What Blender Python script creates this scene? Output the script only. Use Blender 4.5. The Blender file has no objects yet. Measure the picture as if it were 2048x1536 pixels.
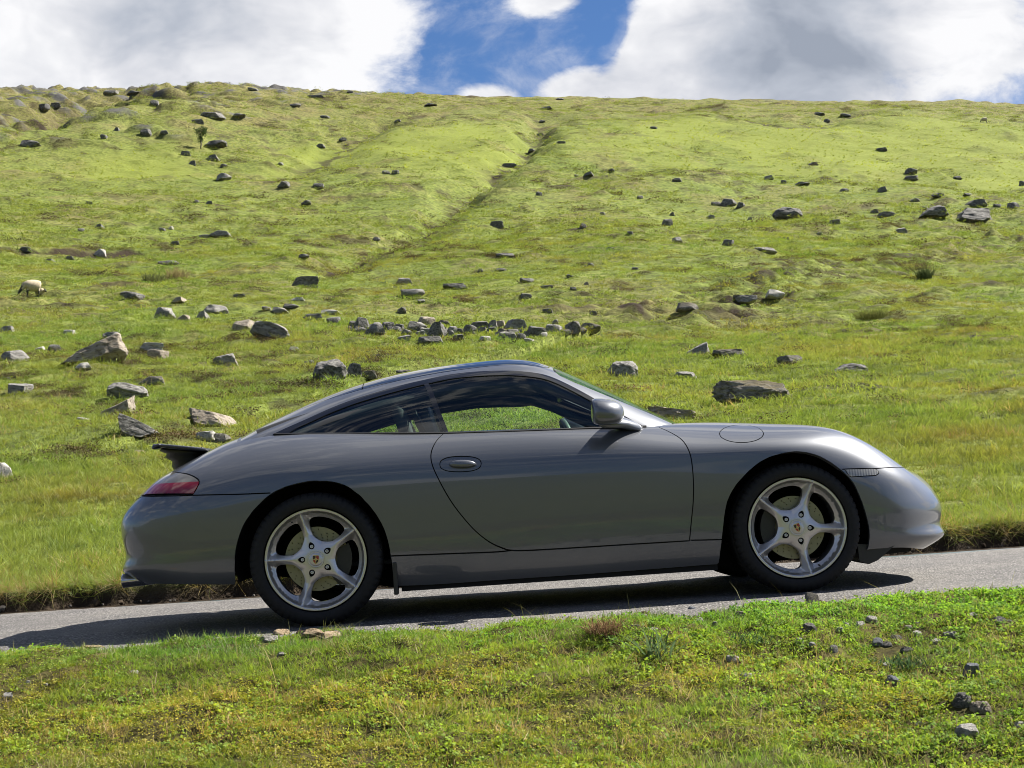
import bpy, bmesh, math, random
import numpy as np
from mathutils import Vector, Matrix, Euler
from mathutils.geometry import delaunay_2d_cdt

# ------------------------------------------------------------------ camera, sky, sun, exposure
SC = bpy.context.scene
COL = SC.collection
F_PX, CX, CY = 3000.0, 1024.0, 768.0            # focal length and centre in photo pixels (2048 x 1536)
CAM = np.array([0.0, 0.0, 0.582])
PITCH = math.atan(217 / 3000)
cam_d = bpy.data.cameras.new('camera')
cam_d.sensor_width = 36.0
cam_d.lens = 36.0 * F_PX / 2048
cam_d.clip_start, cam_d.clip_end = 0.05, 6000
cam_o = bpy.data.objects.new('camera', cam_d)
cam_o.location = CAM
cam_o.rotation_euler = (math.radians(90) + PITCH, 0, 0)
COL.objects.link(cam_o)
SC.camera = cam_o
SC.view_settings.view_transform = 'Standard'
SC.view_settings.look = 'None'
SC.view_settings.exposure = 1.5
SC.view_settings.gamma = 1.0
SC.view_settings.use_curve_mapping = False
SC.cycles.use_denoising = True
SC.cycles.pixel_filter_type = 'BLACKMAN_HARRIS'
SC.cycles.filter_width = 0.95
SC.cycles.max_bounces = 6
SC.cycles.transparent_max_bounces = 16
SC.cycles.diffuse_bounces = 2
SC.cycles.glossy_bounces = 3
SC.cycles.transmission_bounces = 6
SC.cycles.caustics_reflective = False
SC.cycles.caustics_refractive = False
SC.cycles.sample_clamp_indirect = 4.0

SUN_DIR = Vector((0.78, 0.29, 1.0)).normalized()      # towards the sun: right, beyond the car, high
sun_d = bpy.data.lights.new('sun', 'SUN')
sun_d.energy = 5.0
sun_d.angle = math.radians(0.53)
sun_d.color = (1.0, 0.95, 0.86)
sun_o = bpy.data.objects.new('sun', sun_d)
sun_o.rotation_euler = SUN_DIR.to_track_quat('Z', 'Y').to_euler()
sun_o.location = (20, 10, 40)
COL.objects.link(sun_o)


class NT:
    """small helper to write node trees"""
    def __init__(self, tree):
        self.t = tree
        tree.nodes.clear()

    def n(self, kind, ins=None, **kw):
        nd = self.t.nodes.new(kind)
        for k, v in kw.items():
            setattr(nd, k, v)
        if ins:
            for k, v in ins.items():
                self.put(nd.inputs[k], v)
        return nd

    def put(self, sock, v):
        if isinstance(v, bpy.types.NodeSocket):
            self.t.links.new(v, sock)
        elif isinstance(v, bpy.types.Node):
            self.t.links.new(v.outputs[0], sock)
        else:
            if hasattr(sock.default_value, '__len__') and not hasattr(v, '__len__'):
                v = [v] * len(sock.default_value)
            if hasattr(sock.default_value, '__len__') and len(sock.default_value) == 4 and len(v) == 3:
                v = (*v, 1.0)
            sock.default_value = v

    def math(self, op, a, b=0.0, c=0.0, clamp=False):
        nd = self.n('ShaderNodeMath', operation=op, use_clamp=clamp)
        self.put(nd.inputs[0], a)
        self.put(nd.inputs[1], b)
        self.put(nd.inputs[2], c)
        return nd.outputs[0]

    def vmath(self, op, a, b=(0, 0, 0), s=1.0):
        nd = self.n('ShaderNodeVectorMath', operation=op)
        self.put(nd.inputs[0], a)
        self.put(nd.inputs[1], b)
        if op == 'SCALE':
            self.put(nd.inputs['Scale'], s)
        return nd.outputs[1] if op in ('LENGTH', 'DOT_PRODUCT', 'DISTANCE') else nd.outputs[0]

    def noise(self, vec, scale, detail=4.0, rough=0.55, dist=0.0, col=False, lac=2.0):
        nd = self.n('ShaderNodeTexNoise')
        self.put(nd.inputs['Vector'], vec)
        nd.inputs['Scale'].default_value = scale
        nd.inputs['Detail'].default_value = detail
        nd.inputs['Roughness'].default_value = rough
        nd.inputs['Lacunarity'].default_value = lac
        nd.inputs['Distortion'].default_value = dist
        return nd.outputs[1] if col else nd.outputs[0]

    def ramp(self, fac, stops, interp='LINEAR'):
        nd = self.n('ShaderNodeValToRGB')
        self.put(nd.inputs[0], fac)
        cr = nd.color_ramp
        cr.interpolation = interp
        while len(cr.elements) < len(stops):
            cr.elements.new(0.5)
        for e, (p, c) in zip(cr.elements, stops):
            e.position = p
            c = c if hasattr(c, '__len__') else (c, c, c)
            e.color = (*c[:3], 1.0)
        return nd.outputs[0]

    def remap(self, v, a, b, c=0.0, d=1.0, smooth=True):
        nd = self.n('ShaderNodeMapRange', interpolation_type='SMOOTHSTEP' if smooth else 'LINEAR')
        for i, x in enumerate((v, a, b, c, d)):
            self.put(nd.inputs[i], x)
        return nd.outputs[0]

    def mix(self, f, a, b, mode='MIX'):
        nd = self.n('ShaderNodeMix', data_type='RGBA', blend_type=mode)
        self.put(nd.inputs[0], f)
        self.put(nd.inputs[6], a)
        self.put(nd.inputs[7], b)
        return nd.outputs[2]


world = bpy.data.worlds.new('World')
SC.world = world
world.use_nodes = True
w = NT(world.node_tree)
sky = w.n('ShaderNodeTexSky', sky_type='NISHITA', sun_disc=False)
sky.sun_elevation = math.asin(SUN_DIR.z)
sky.sun_rotation = math.atan2(SUN_DIR.x, SUN_DIR.y)
sky.altitude = 250
sky.air_density = 1.0
sky.dust_density = 0.25
sky.ozone_density = 2.2
dirv = w.n('ShaderNodeTexCoord').outputs['Generated']
sep = w.n('ShaderNodeSeparateXYZ', {0: dirv})
dst = w.vmath('MULTIPLY', dirv, (1.0, 1.0, 1.7))
wob = w.vmath('SCALE', w.vmath('SUBTRACT', w.noise(dst, 9.0, 2, col=True), (0.5, 0.5, 0.5)), s=0.06)
plw = w.vmath('ADD', dst, wob)
n1 = w.noise(w.vmath('ADD', plw, (3.1, 7.7, 0)), 2.6, 3, 0.5)
n2 = w.noise(w.vmath('ADD', plw, (1.3, 2.9, 4.0)), 10.0, 8, 0.6)
n2b = w.noise(w.vmath('ADD', plw, (1.3 + 0.012, 2.9, 4.0 + 0.03)), 10.0, 4, 0.6)
cov = w.math('ADD', w.math('MULTIPLY', n1, 0.72), w.math('MULTIPLY', n2, 0.46))
# the cloud banks above the ridge: left bank, the blue gap, right bank, broken cloud at far right
az = w.math('ARCTAN2', sep.outputs[0], sep.outputs[1])
el = w.math('ARCSINE', sep.outputs[2])


def blob(a0, e0, ra, re, amp):
    d2 = w.math('ADD', w.math('POWER', w.math('DIVIDE', w.math('SUBTRACT', az, math.radians(a0)), math.radians(ra)), 2.0),
                w.math('POWER', w.math('DIVIDE', w.math('SUBTRACT', el, math.radians(e0)), math.radians(re)), 2.0))
    return w.math('MULTIPLY', w.math('POWER', 2.718, w.math('MULTIPLY', d2, -1.0)), amp)


def addup(*vs):
    o = vs[0]
    for v in vs[1:]:
        o = w.math('ADD', o, v)
    return o


bank = addup(blob(-12.2, 17, 8.4, 9, 0.36), blob(11.2, 17, 5.2, 9, 0.36), blob(0.2, 17.2, 3.4, 3.4, -0.17), blob(3.6, 17.4, 1.0, 0.9, -0.12),
             blob(-1.0, 14.9, 1.3, 0.75, 0.30), blob(2.5, 15.2, 1.8, 1.0, 0.30), blob(5.2, 16.4, 1.0, 1.6, 0.18), blob(1.0, 18.5, 1.6, 0.9, 0.24), blob(18.0, 16.0, 2.4, 3, 0.15))
cov = w.math('ADD', cov, bank)
mask = w.remap(cov, 0.590, 0.695)
mask = w.math('MAXIMUM', mask, w.math('MULTIPLY', w.remap(w.math('ADD', n2, w.math('MULTIPLY', bank, 0.3)), 0.44, 0.72), 0.55))
# light and shade inside the clouds
thick = w.remap(cov, 0.70, 1.10)
n3 = w.noise(w.vmath('ADD', plw, (8.2, 0.4, 1.0)), 5.0, 4, 0.5)
lit = w.math('MULTIPLY', w.math('SUBTRACT', n2b, n2), 1.5)
puff = w.math('ADD', w.math('MULTIPLY', w.remap(n3, 0.30, 0.70), 0.42), w.math('MULTIPLY', thick, 0.36), )
puff = w.math('ADD', puff, lit)
puff = addup(puff, blob(10.6, 16, 3.9, 6, 0.46), blob(-5.2, 16, 2.4, 6, -0.28), blob(-13, 15.5, 3.6, 2.5, 0.20), blob(17.2, 16, 2.6, 6, -0.45))
ccol = w.ramp(puff, [(0.0, (0.345, 0.345, 0.352)), (0.35, (0.262, 0.267, 0.285)), (0.7, (0.180, 0.194, 0.222)), (1.0, (0.122, 0.137, 0.166))])
skyc = w.mix(1.0, sky.outputs[0], (0.0195, 0.0268, 0.0372), 'MULTIPLY')
col = w.mix(mask, skyc, ccol)
bg = w.n('ShaderNodeBackground', {'Color': col, 'Strength': 1.0})
w.n('ShaderNodeOutputWorld', {'Surface': bg.outputs[0]})
world.cycles.sampling_method = 'MANUAL'
world.cycles.sample_map_resolution = 1024

# ------------------------------------------------------------------ helpers
FWD = np.array([0, math.cos(PITCH), math.sin(PITCH)])
UPV = np.array([0, -math.sin(PITCH), math.cos(PITCH)])
RGT = np.array([1.0, 0, 0])


def pix_ray(px, py):
    return RGT * ((px - CX) / F_PX) + UPV * ((CY - py) / F_PX) + FWD


def project(P):
    v = np.asarray(P, float) - CAM
    z = v @ FWD
    return np.stack([CX + F_PX * (v @ RGT) / z, CY - F_PX * (v @ UPV) / z], -1)


def smooth(a, b, x):
    t = np.clip((x - a) / (b - a), 0, 1)
    return t * t * (3 - 2 * t)


def _hash(ix, iy, seed):
    h = (ix.astype(np.int64) * 374761393 + iy.astype(np.int64) * 668265263 + seed * 974634777) & 0x7fffffff
    h = ((h ^ (h >> 13)) * 1274126177) & 0x7fffffff
    return h ^ (h >> 16)


def perlin(x, y, seed=0):
    ix, iy = np.floor(x), np.floor(y)
    fx, fy = x - ix, y - iy
    ux, uy = fx * fx * fx * (fx * (fx * 6 - 15) + 10), fy * fy * fy * (fy * (fy * 6 - 15) + 10)

    def g(dx, dy):
        a = (_hash(ix + dx, iy + dy, seed) & 1023) * (2 * math.pi / 1024)
        return np.cos(a) * (fx - dx) + np.sin(a) * (fy - dy)
    a, b, c, d = g(0, 0), g(1, 0), g(0, 1), g(1, 1)
    return ((a + (b - a) * ux) + ((c + (d - c) * ux) - (a + (b - a) * ux)) * uy) * 1.5


def fbm(x, y, octv=4, seed=0, gain=0.5, lac=2.03):
    o, amp = np.zeros_like(x, dtype=float), 1.0
    for i in range(octv):
        o += amp * perlin(x, y, seed + i * 17)
        x, y, amp = x * lac + 3.7, y * lac + 1.9, amp * gain
    return o


def new_mat(name):
    m = bpy.data.materials.new(name)
    m.use_nodes = True
    return m, NT(m.node_tree)


def simple_mat(name, col, rough=0.5, metal=0.0, coat=0.0, spec=0.5, bump=0.0, bscale=80.0, vary=0.0):
    m, t = new_mat(name)
    b = t.n('ShaderNodeBsdfPrincipled', {'Base Color': col, 'Roughness': rough, 'Metallic': metal, 'Coat Weight': coat,
                                         'Coat Roughness': 0.04, 'Specular IOR Level': spec})
    if vary or bump:
        tc = t.n('ShaderNodeTexCoord').outputs['Object']
        nz = t.noise(tc, bscale, 5)
        if vary:
            t.put(b.inputs['Base Color'], t.mix(t.remap(nz, 0.3, 0.7), [c * (1 - vary) for c in col], [min(1, c * (1 + vary)) for c in col]))
        if bump:
            t.put(b.inputs['Normal'], t.n('ShaderNodeBump', {'Height': nz, 'Strength': bump, 'Distance': 0.01}).outputs[0])
    t.n('ShaderNodeOutputMaterial', {'Surface': b.outputs[0]})
    return m


def mesh_np(name, verts, faces, mat=None, normals=None, smooth_shade=True):
    """mesh from arrays; faces (n,3) or (n,4) or list of tuples"""
    me = bpy.data.meshes.new(name)
    verts = np.asarray(verts, np.float32)
    if isinstance(faces, np.ndarray):
        k = faces.shape[1]
        me.vertices.add(len(verts))
        me.vertices.foreach_set('co', verts.ravel())
        me.loops.add(faces.size)
        me.loops.foreach_set('vertex_index', faces.astype(np.int32).ravel())
        me.polygons.add(len(faces))
        me.polygons.foreach_set('loop_start', np.arange(0, faces.size, k, dtype=np.int32))
        me.polygons.foreach_set('loop_total', np.full(len(faces), k, np.int32))
        me.update(calc_edges=True)
    else:
        me.from_pydata([tuple(v) for v in verts.tolist()], [], faces)
        me.update()
    if smooth_shade:
        me.polygons.foreach_set('use_smooth', np.ones(len(me.polygons), bool))
    if normals is not None:
        me.normals_split_custom_set_from_vertices(np.asarray(normals, np.float32).tolist())
    if mat is not None:
        me.materials.append(mat)
    return me


def put_obj(name, me, parent=None, loc=None, rot=None, scale=None):
    o = bpy.data.objects.new(name, me)
    COL.objects.link(o)
    if parent is not None:
        o.parent = parent
    if loc is not None:
        o.location = loc
    if rot is not None:
        o.rotation_euler = rot
    if scale is not None:
        o.scale = scale if hasattr(scale, '__len__') else (scale,) * 3
    return o


def tag(o, label=None, cat=None, group=None, kind=None):
    for k, v in (('label', label), ('category', cat), ('group', group), ('kind', kind)):
        if v:
            o[k] = v
    return o


def empty(name, loc=(0, 0, 0)):
    o = bpy.data.objects.new(name, None)
    o.empty_display_size = 0.2
    o.location = loc
    COL.objects.link(o)
    return o


def grid_faces(nu, nv, wrap_u=False):
    i = np.arange(nu if wrap_u else nu - 1)
    j = np.arange(nv - 1)
    I, J = np.meshgrid(i, j, indexing='ij')
    I2 = (I + 1) % nu
    return np.stack([I * nv + J, I2 * nv + J, I2 * nv + J + 1, I * nv + J + 1], -1).reshape(-1, 4)


def bm_mesh(name, fn, mat=None, smooth_shade=False):
    bm = bmesh.new()
    fn(bm)
    me = bpy.data.meshes.new(name)
    bmesh.ops.recalc_face_normals(bm, faces=bm.faces)
    bm.to_mesh(me)
    bm.free()
    if smooth_shade:
        me.polygons.foreach_set('use_smooth', np.ones(len(me.polygons), bool))
    if mat:
        me.materials.append(mat)
    return me


def box_mesh(name, c, s, mat=None, bevel=0.0, seg=2, rot=None):
    def f(bm):
        bmesh.ops.create_cube(bm, size=1.0)
        bmesh.ops.scale(bm, vec=s, verts=bm.verts)
        if bevel:
            bmesh.ops.bevel(bm, geom=list(bm.edges), offset=bevel, segments=seg, affect='EDGES', profile=0.6)
        if rot:
            bmesh.ops.rotate(bm, cent=(0, 0, 0), matrix=Euler(rot).to_matrix(), verts=bm.verts)
        bmesh.ops.translate(bm, vec=c, verts=bm.verts)
    return bm_mesh(name, f, mat, smooth_shade=False)


def revolve(name, prof, seg, mat=None, axis='y', closed=False):
    """prof: list of (radius, height); axis y: height goes to -y (outwards on the near side)"""
    p = np.array(prof, float)
    th = np.linspace(0, 2 * math.pi, seg, endpoint=False)
    R, H = p[:, 0], p[:, 1]
    if axis == 'y':
        v = np.stack([np.cos(th)[:, None] * R, np.broadcast_to(-H, (seg, len(R))), np.sin(th)[:, None] * R], -1)
    else:
        v = np.stack([np.cos(th)[:, None] * R, np.sin(th)[:, None] * R, np.broadcast_to(H, (seg, len(R)))], -1)
    return mesh_np(name, v.reshape(-1, 3), grid_faces(seg, len(R), True), mat)

# ------------------------------------------------------------------ terrain
GRADE, ROAD0 = 0.0651, 0.001          # the road climbs to the right
ROAD_FAR = 10.18


def road_near(x):
    return 6.40 - 0.06 * np.clip(x, -4.5, 4.5)


# hill profile: distance -> height, from the size of sheep and boulders and where they stand in the picture
_pd = np.array([10.0, 12, 16, 22, 30, 42, 60, 90, 125, 160, 210, 260, 300, 350, 400, 440, 470, 520, 600, 720])
_py_ = np.array([1135, 1075, 955, 850, 770, 703, 648, 585, 515, 455, 375, 305, 250, 218, 199, 188.5, 185.5, 196, 225, 270])
_pz = 0.582 + (985 - _py_) / 3000 * _pd


def _pchip_slopes(x, y):
    h, d = np.diff(x), np.diff(y) / np.diff(x)
    m = np.zeros_like(y)
    m[1:-1] = np.where(d[:-1] * d[1:] > 0, 2 * d[:-1] * d[1:] / (d[:-1] + d[1:] + 1e-9), 0)
    m[0], m[-1] = d[0], d[-1]
    return m


_pm = _pchip_slopes(_pd, _pz)


def profile(d):
    i = np.clip(np.searchsorted(_pd, d) - 1, 0, len(_pd) - 2)
    h = _pd[i + 1] - _pd[i]
    t = (d - _pd[i]) / h
    t2, t3 = t * t, t * t * t
    return (2 * t3 - 3 * t2 + 1) * _pz[i] + (t3 - 2 * t2 + t) * h * _pm[i] + (-2 * t3 + 3 * t2) * _pz[i + 1] + (t3 - t2) * h * _pm[i + 1]


def px_ground(px, py, hfun, lo=10.2, hi=600):
    """first meeting of a pixel's ray with a height function"""
    r = pix_ray(px, py)
    d = np.geomspace(lo, hi, 4000)
    P = CAM + r[None] * (d / r[1])[:, None]
    z = hfun(P[:, 0], P[:, 1])
    k = np.where(P[:, 2] <= z)[0]
    i = k[0] if len(k) else len(d) - 1
    return np.array([P[i, 0], P[i, 1], z[i]])


def base_h(X, Y):
    g = GRADE * X * (1 - smooth(14, 75, Y))
    tilt = -0.012 * X * smooth(120, 420, Y)
    return profile(Y) + g + tilt


def _line(pts):
    return np.array([px_ground(x, y, base_h)[:2] for x, y in pts])


def line_dist(X, Y, pl):
    """distance to a polyline, side (+ to its right when walking along), position along it 0..1"""
    best = np.full(X.shape, 1e9); side = np.zeros(X.shape); along = np.zeros(X.shape)
    n = len(pl) - 1
    for i in range(n):
        a, b = pl[i], pl[i + 1]
        d = b - a
        L2 = d @ d
        t = np.clip(((X - a[0]) * d[0] + (Y - a[1]) * d[1]) / L2, 0, 1)
        qx, qy = X - a[0] - t * d[0], Y - a[1] - t * d[1]
        dd = np.hypot(qx, qy)
        m = dd < best
        best = np.where(m, dd, best)
        side = np.where(m, np.sign(d[1] * qx - d[0] * qy), side)
        along = np.where(m, (i + t) / n, along)
    return best, side, along


GULLY = _line([(575, 556), (660, 527), (760, 490), (860, 442), (930, 398), (985, 348), (1015, 334), (1060, 298), (1076, 264), (1092, 222)])
GULLY2 = _line([(520, 350), (600, 320), (655, 290), (740, 250), (800, 235)])
BAND = _line([(1225, 655), (1350, 628), (1480, 603), (1600, 577), (1750, 535), (1900, 503), (2100, 470)])
DITCH = _line([(-120, 500), (0, 497), (100, 493), (200, 487), (300, 480)])
HOLLOW = _line([(1480, 235), (1540, 250), (1620, 256), (1720, 236)])
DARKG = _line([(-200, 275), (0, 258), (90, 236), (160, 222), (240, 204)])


def hill_detail(X, Y, want=None):
    """relief on top of the smooth hill, and masks"""
    D = Y
    far = smooth(18, 160, D)
    h = far * (1.7 * fbm(X / 70 + 3.1, Y / 95, 3, 5) + 1.0 * fbm(X / 24, Y / 34, 2, 11))
    h = h * (0.35 + 0.65 * (1 - smooth(380, 470, D)))
    h += smooth(10.5, 20, D) * (1 - 0.5 * far) * 0.22 * fbm(X / 5.5, Y / 6.5, 2, 21)
    # gullies
    m_g = np.zeros_like(X)
    for pl, dep, wid, bank in ((GULLY, (1.2, 3.6), (2.4, 5.0), 0.12), (GULLY2, (1.6, 2.4), (5.0, 7.0), .1), (DARKG, (6, 7), (14, 16), .5), (HOLLOW, (1.2, 2.0), (7, 7), 0.2)):
        dist, side, al = line_dist(X + 2.6 * perlin(X / 17, Y / 21, 33), Y + 5 * perlin(X / 19 + 4, Y / 23, 34), pl)
        dp, wd = dep[0] + (dep[1] - dep[0]) * al, wid[0] + (wid[1] - wid[0]) * al
        wob = wd * (1 + .6 * perlin(X / 7, Y / 8, 31))
        g = np.exp(-(dist / wob) ** 2)
        ends = smooth(0, .12, al) * (1 - smooth(.93, 1, al)) if pl is not DARKG else 1.0
        h -= dp * g * ends
        h += bank * dp * np.exp(-((dist - 1.6 * wd) / (1.2 * wd)) ** 2) * (side > 0) * ends
        m_g = np.maximum(m_g, np.exp(-(dist / (wob * .45)) ** 2) * ends)
    dist, side, al = line_dist(X, Y, BAND)
    bnz = fbm(X / 3.2, Y / 2.4, 3, 41)
    inb = np.exp(-(dist / 3.6) ** 2) * smooth(0, .1, al)
    h += inb * (.55 * np.abs(bnz) * 1.6 - .45) + .5 * smooth(0, 4, dist * side) * np.exp(-dist / 20) * (-1)
    ddist, dside, dal = line_dist(X, Y, DITCH)
    ditch = np.exp(-(ddist / (1.0 + .4 * perlin(X / 2.5, Y / 2.5, 43))) ** 2) * (1 - smooth(.9, 1, dal))
    h -= .8 * ditch
    h += .35 * np.exp(-((ddist - 1.6) / 1.1) ** 2) * (dside < 0)
    # tussocks and sheep terraces: low bumps, longer along the slope, steep on their lower side
    amp = np.interp(D, [10, 14, 25, 45, 90, 160, 300, 480], [.02, .04, .08, .17, .34, .48, .60, .7])
    fx, fy = np.interp(D, [10, 30, 80, 200, 400], [.55, .9, 1.6, 2.6, 4.0]), np.interp(D, [10, 30, 80, 200, 400], [.38, .55, .9, 1.6, 2.8])
    t1 = perlin(X / 1.5, Y / .85, 51) * (1 - smooth(60, 140, D))
    t2 = perlin(X / 3.4 + 9, Y / 1.9, 52) * smooth(25, 80, D) * (1 - .6 * smooth(250, 420, D))
    t3 = perlin(X / 7.5 + 5, Y / 4.2, 53) * smooth(110, 240, D)
    t4 = perlin(X / .62, Y / .42, 54) * (1 - smooth(22, 60, D))
    pat = .45 + .55 * smooth(-.25, .35, fbm(X / 17, Y / 22, 2, 61))
    brk = bracken_mask(X, Y)
    tus = (np.maximum(t1, 0) ** 1.3 * 1.7 + np.maximum(t2, 0) ** 1.3 * 1.7 + np.maximum(t3, 0) ** 1.3 * 1.6 + .5 * t4) * amp * pat * (1 - .55 * brk)
    h += tus
    # outcrops on the upper left
    out = smooth(.22, .55, fbm(X / 15 + 2, Y / 9, 3, 73)) * smooth(-15, -75, X) * smooth(215, 290, D)
    h += 1.2 * out
    # ridge crags
    crag = smooth(360, 440, D) * (1.0 * np.maximum(fbm(X / 13, Y / 16, 3, 71), 0) + .5 * fbm(X / 5, Y / 7, 2, 72)) * (0.5 + 1.3 * smooth(10, -90, X))
    h += crag
    if want == 'masks':
        hol = np.clip(tus / (amp + 1e-6), 0, 2)
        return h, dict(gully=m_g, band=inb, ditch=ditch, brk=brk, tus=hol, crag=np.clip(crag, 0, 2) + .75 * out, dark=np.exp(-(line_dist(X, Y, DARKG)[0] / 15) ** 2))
    return h


def bracken_mask(X, Y):
    P = np.stack([X, Y], -1)
    m = np.zeros_like(X)
    for cx, cy, rx, ry, s in BRACKEN:
        m = np.maximum(m, s * np.exp(-(((X - cx) / rx) ** 2 + ((Y - cy) / ry) ** 2) ** 1.5))
    return np.clip(m * (1.0 + .9 * fbm(X / 14, Y / 18, 2, 81)), 0, 1)


def heath_mask(X, Y):
    """dark peaty and heathery spots in the turf, in loose clusters"""
    sc = np.interp(Y, [15, 60, 150, 400], [.75, 1.05, 1.7, 3.2])
    a = fbm(X / (sc * 1.5), Y / (sc * 1.1), 3, 171)
    clus = smooth(-.15, .45, fbm(X / 19, Y / 23, 2, 175))
    return smooth(.34 - .16 * clus, .62 - .12 * clus, a) * (.35 + .65 * clus) * smooth(13, 20, Y)


BRACKEN = []
for _x, _y, _w, _ry, _s in ((1640, 290, 330, 45, 1), (1950, 300, 330, 50, 1), (1400, 270, 200, 40, .9), (900, 295, 190, 40, 1), (720, 300, 130, 28, .8), (1220, 290, 150, 30, .6), (250, 330, 190, 24, .75), (590, 300, 60, 20, .8), (2040, 355, 150, 16, 1), (1480, 330, 200, 15, .7)):
    _p = px_ground(_x, _y, base_h)
    BRACKEN.append((_p[0], _p[1], _w / 3000 * _p[1], _ry * 1.0, _s))


def bank_edge(X):
    """where the turf of the far bank begins"""
    return ROAD_FAR + .17 + .10 * fbm(X / .8, X * 0 + 3.3, 3, 91) + .07 * perlin(X / .22, X * 0 + 7.7, 93)


def height(X, Y, want=None):
    X, Y = np.asarray(X, float), np.asarray(Y, float)
    r = hill_detail(X, Y, want)
    h = (r[0] if want else r) * smooth(10.25, 11.5, Y) + base_h(X, Y)
    road = GRADE * X + ROAD0
    e = bank_edge(X)
    f = smooth(e - .05, e + .035, Y)
    h = (road - .01) * (1 - f) + np.maximum(h, road + .135 + .03 * perlin(X / .9, X * 0 + 1.5, 92)) * f
    return (h, r[1]) if want else h


def verge_h(X, Y):
    """foreground grass and the ground behind the camera"""
    X, Y = np.asarray(X, float), np.asarray(Y, float)
    e = road_near(X) + .10 * fbm(X / .7, X * 0 + .5, 3, 95)
    inn = e - Y                         # metres in from the road edge
    road = GRADE * np.clip(X, -60, 60) + ROAD0
    lip = .018 * smooth(-.03, .12, inn) * (1 - .8 * smooth(.3, 2.0, inn)) + .014 * smooth(-.05, .05, inn)
    fine = smooth(-.05, .2, inn) * (.030 * fbm(X / .30, Y / .26, 3, 97) + .03 * perlin(X / 1.3, Y / 1.1, 98) * smooth(.2, 1.0, inn))
    fall = -.16 * np.maximum(inn - .25, 0) * smooth(.1, 1.0, inn)
    dn = np.maximum(-Y - 3, 0)
    fall = np.where(dn > 90, -.16 * 99 - 12 * smooth(90, 220, dn) + 150 * smooth(230, 800, dn) ** 1.2, fall)
    fall += smooth(20, 120, dn) * 4 * fbm(X / 60, Y / 60, 3, 99) + smooth(300, 700, dn) * 25 * fbm(X / 260, Y / 260, 3, 100)
    return road * (1 - smooth(20, 120, dn)) - .012 * (1 - smooth(-.06, 0.02, inn)) + lip + fine + fall


# ---- materials
def grass_ground_mat():
    m, t = new_mat('hillside_turf')
    pos = t.n('ShaderNodeNewGeometry').outputs['Position']
    att = lambda n: t.n('ShaderNodeAttribute', attribute_name=n).outputs['Fac']
    brk, soil_shade, dry, rk = att('bracken'), att('soil_shade'), att('dry'), att('rockiness')
    nA = t.noise(pos, .07, 4)
    nB = t.noise(pos, .55, 5)
    nC = t.noise(pos, 6.0, 4, .65)
    g1 = t.mix(t.remap(nA, .35, .65), (0.121, 0.157, 0.034), (0.185, 0.202, 0.056))
    g2 = t.mix(t.remap(nB, .35, .68), g1, (0.158, 0.197, 0.040))
    g2 = t.mix(t.math('MULTIPLY', t.remap(nC, .40, .75), .6), g2, (0.070, 0.084, 0.022))
    g2 = t.mix(t.math('MULTIPLY', dry, .75), g2, (0.165, 0.135, 0.062))
    bcol = t.mix(t.remap(nC, .35, .65), (0.135, 0.168, 0.030), (0.190, 0.214, 0.042))
    nD = t.noise(pos, 1.7, 6, .72)
    nE = t.noise(pos, .42, 5, .7)
    g2 = t.mix(t.remap(nD, .36, .62), t.mix(1.0, g2, (0.48, 0.50, 0.46), 'MULTIPLY'), t.mix(1.0, g2, (1.22, 1.22, 1.15), 'MULTIPLY'))
    g2 = t.mix(t.math('MULTIPLY', t.remap(nE, .56, .70), .55), g2, (0.060, 0.055, 0.024))
    g3 = t.mix(brk, g2, bcol)
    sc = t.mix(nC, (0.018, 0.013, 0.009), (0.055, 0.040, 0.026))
    g4 = t.mix(soil_shade, g3, sc)
    rc = t.mix(nD, (0.035, 0.034, 0.033), (0.15, 0.146, 0.138))
    g5 = t.mix(rk, g4, rc)
    b = t.n('ShaderNodeBsdfPrincipled', {'Base Color': g5, 'Roughness': .9, 'Specular IOR Level': .12})
    bp = t.n('ShaderNodeBump', {'Height': t.math('ADD', t.noise(pos, 9.0, 5, .7), t.math('MULTIPLY', t.noise(pos, 1.6, 4, .6), 2.0)), 'Strength': .8, 'Distance': .16})
    t.put(b.inputs['Normal'], bp.outputs[0])
    t.n('ShaderNodeOutputMaterial', {'Surface': b.outputs[0]})
    return m


def set_attr(me, name, arr):
    a = me.attributes.new(name, 'FLOAT', 'POINT')
    a.data.foreach_set('value', np.asarray(arr, np.float32).ravel())


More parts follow.
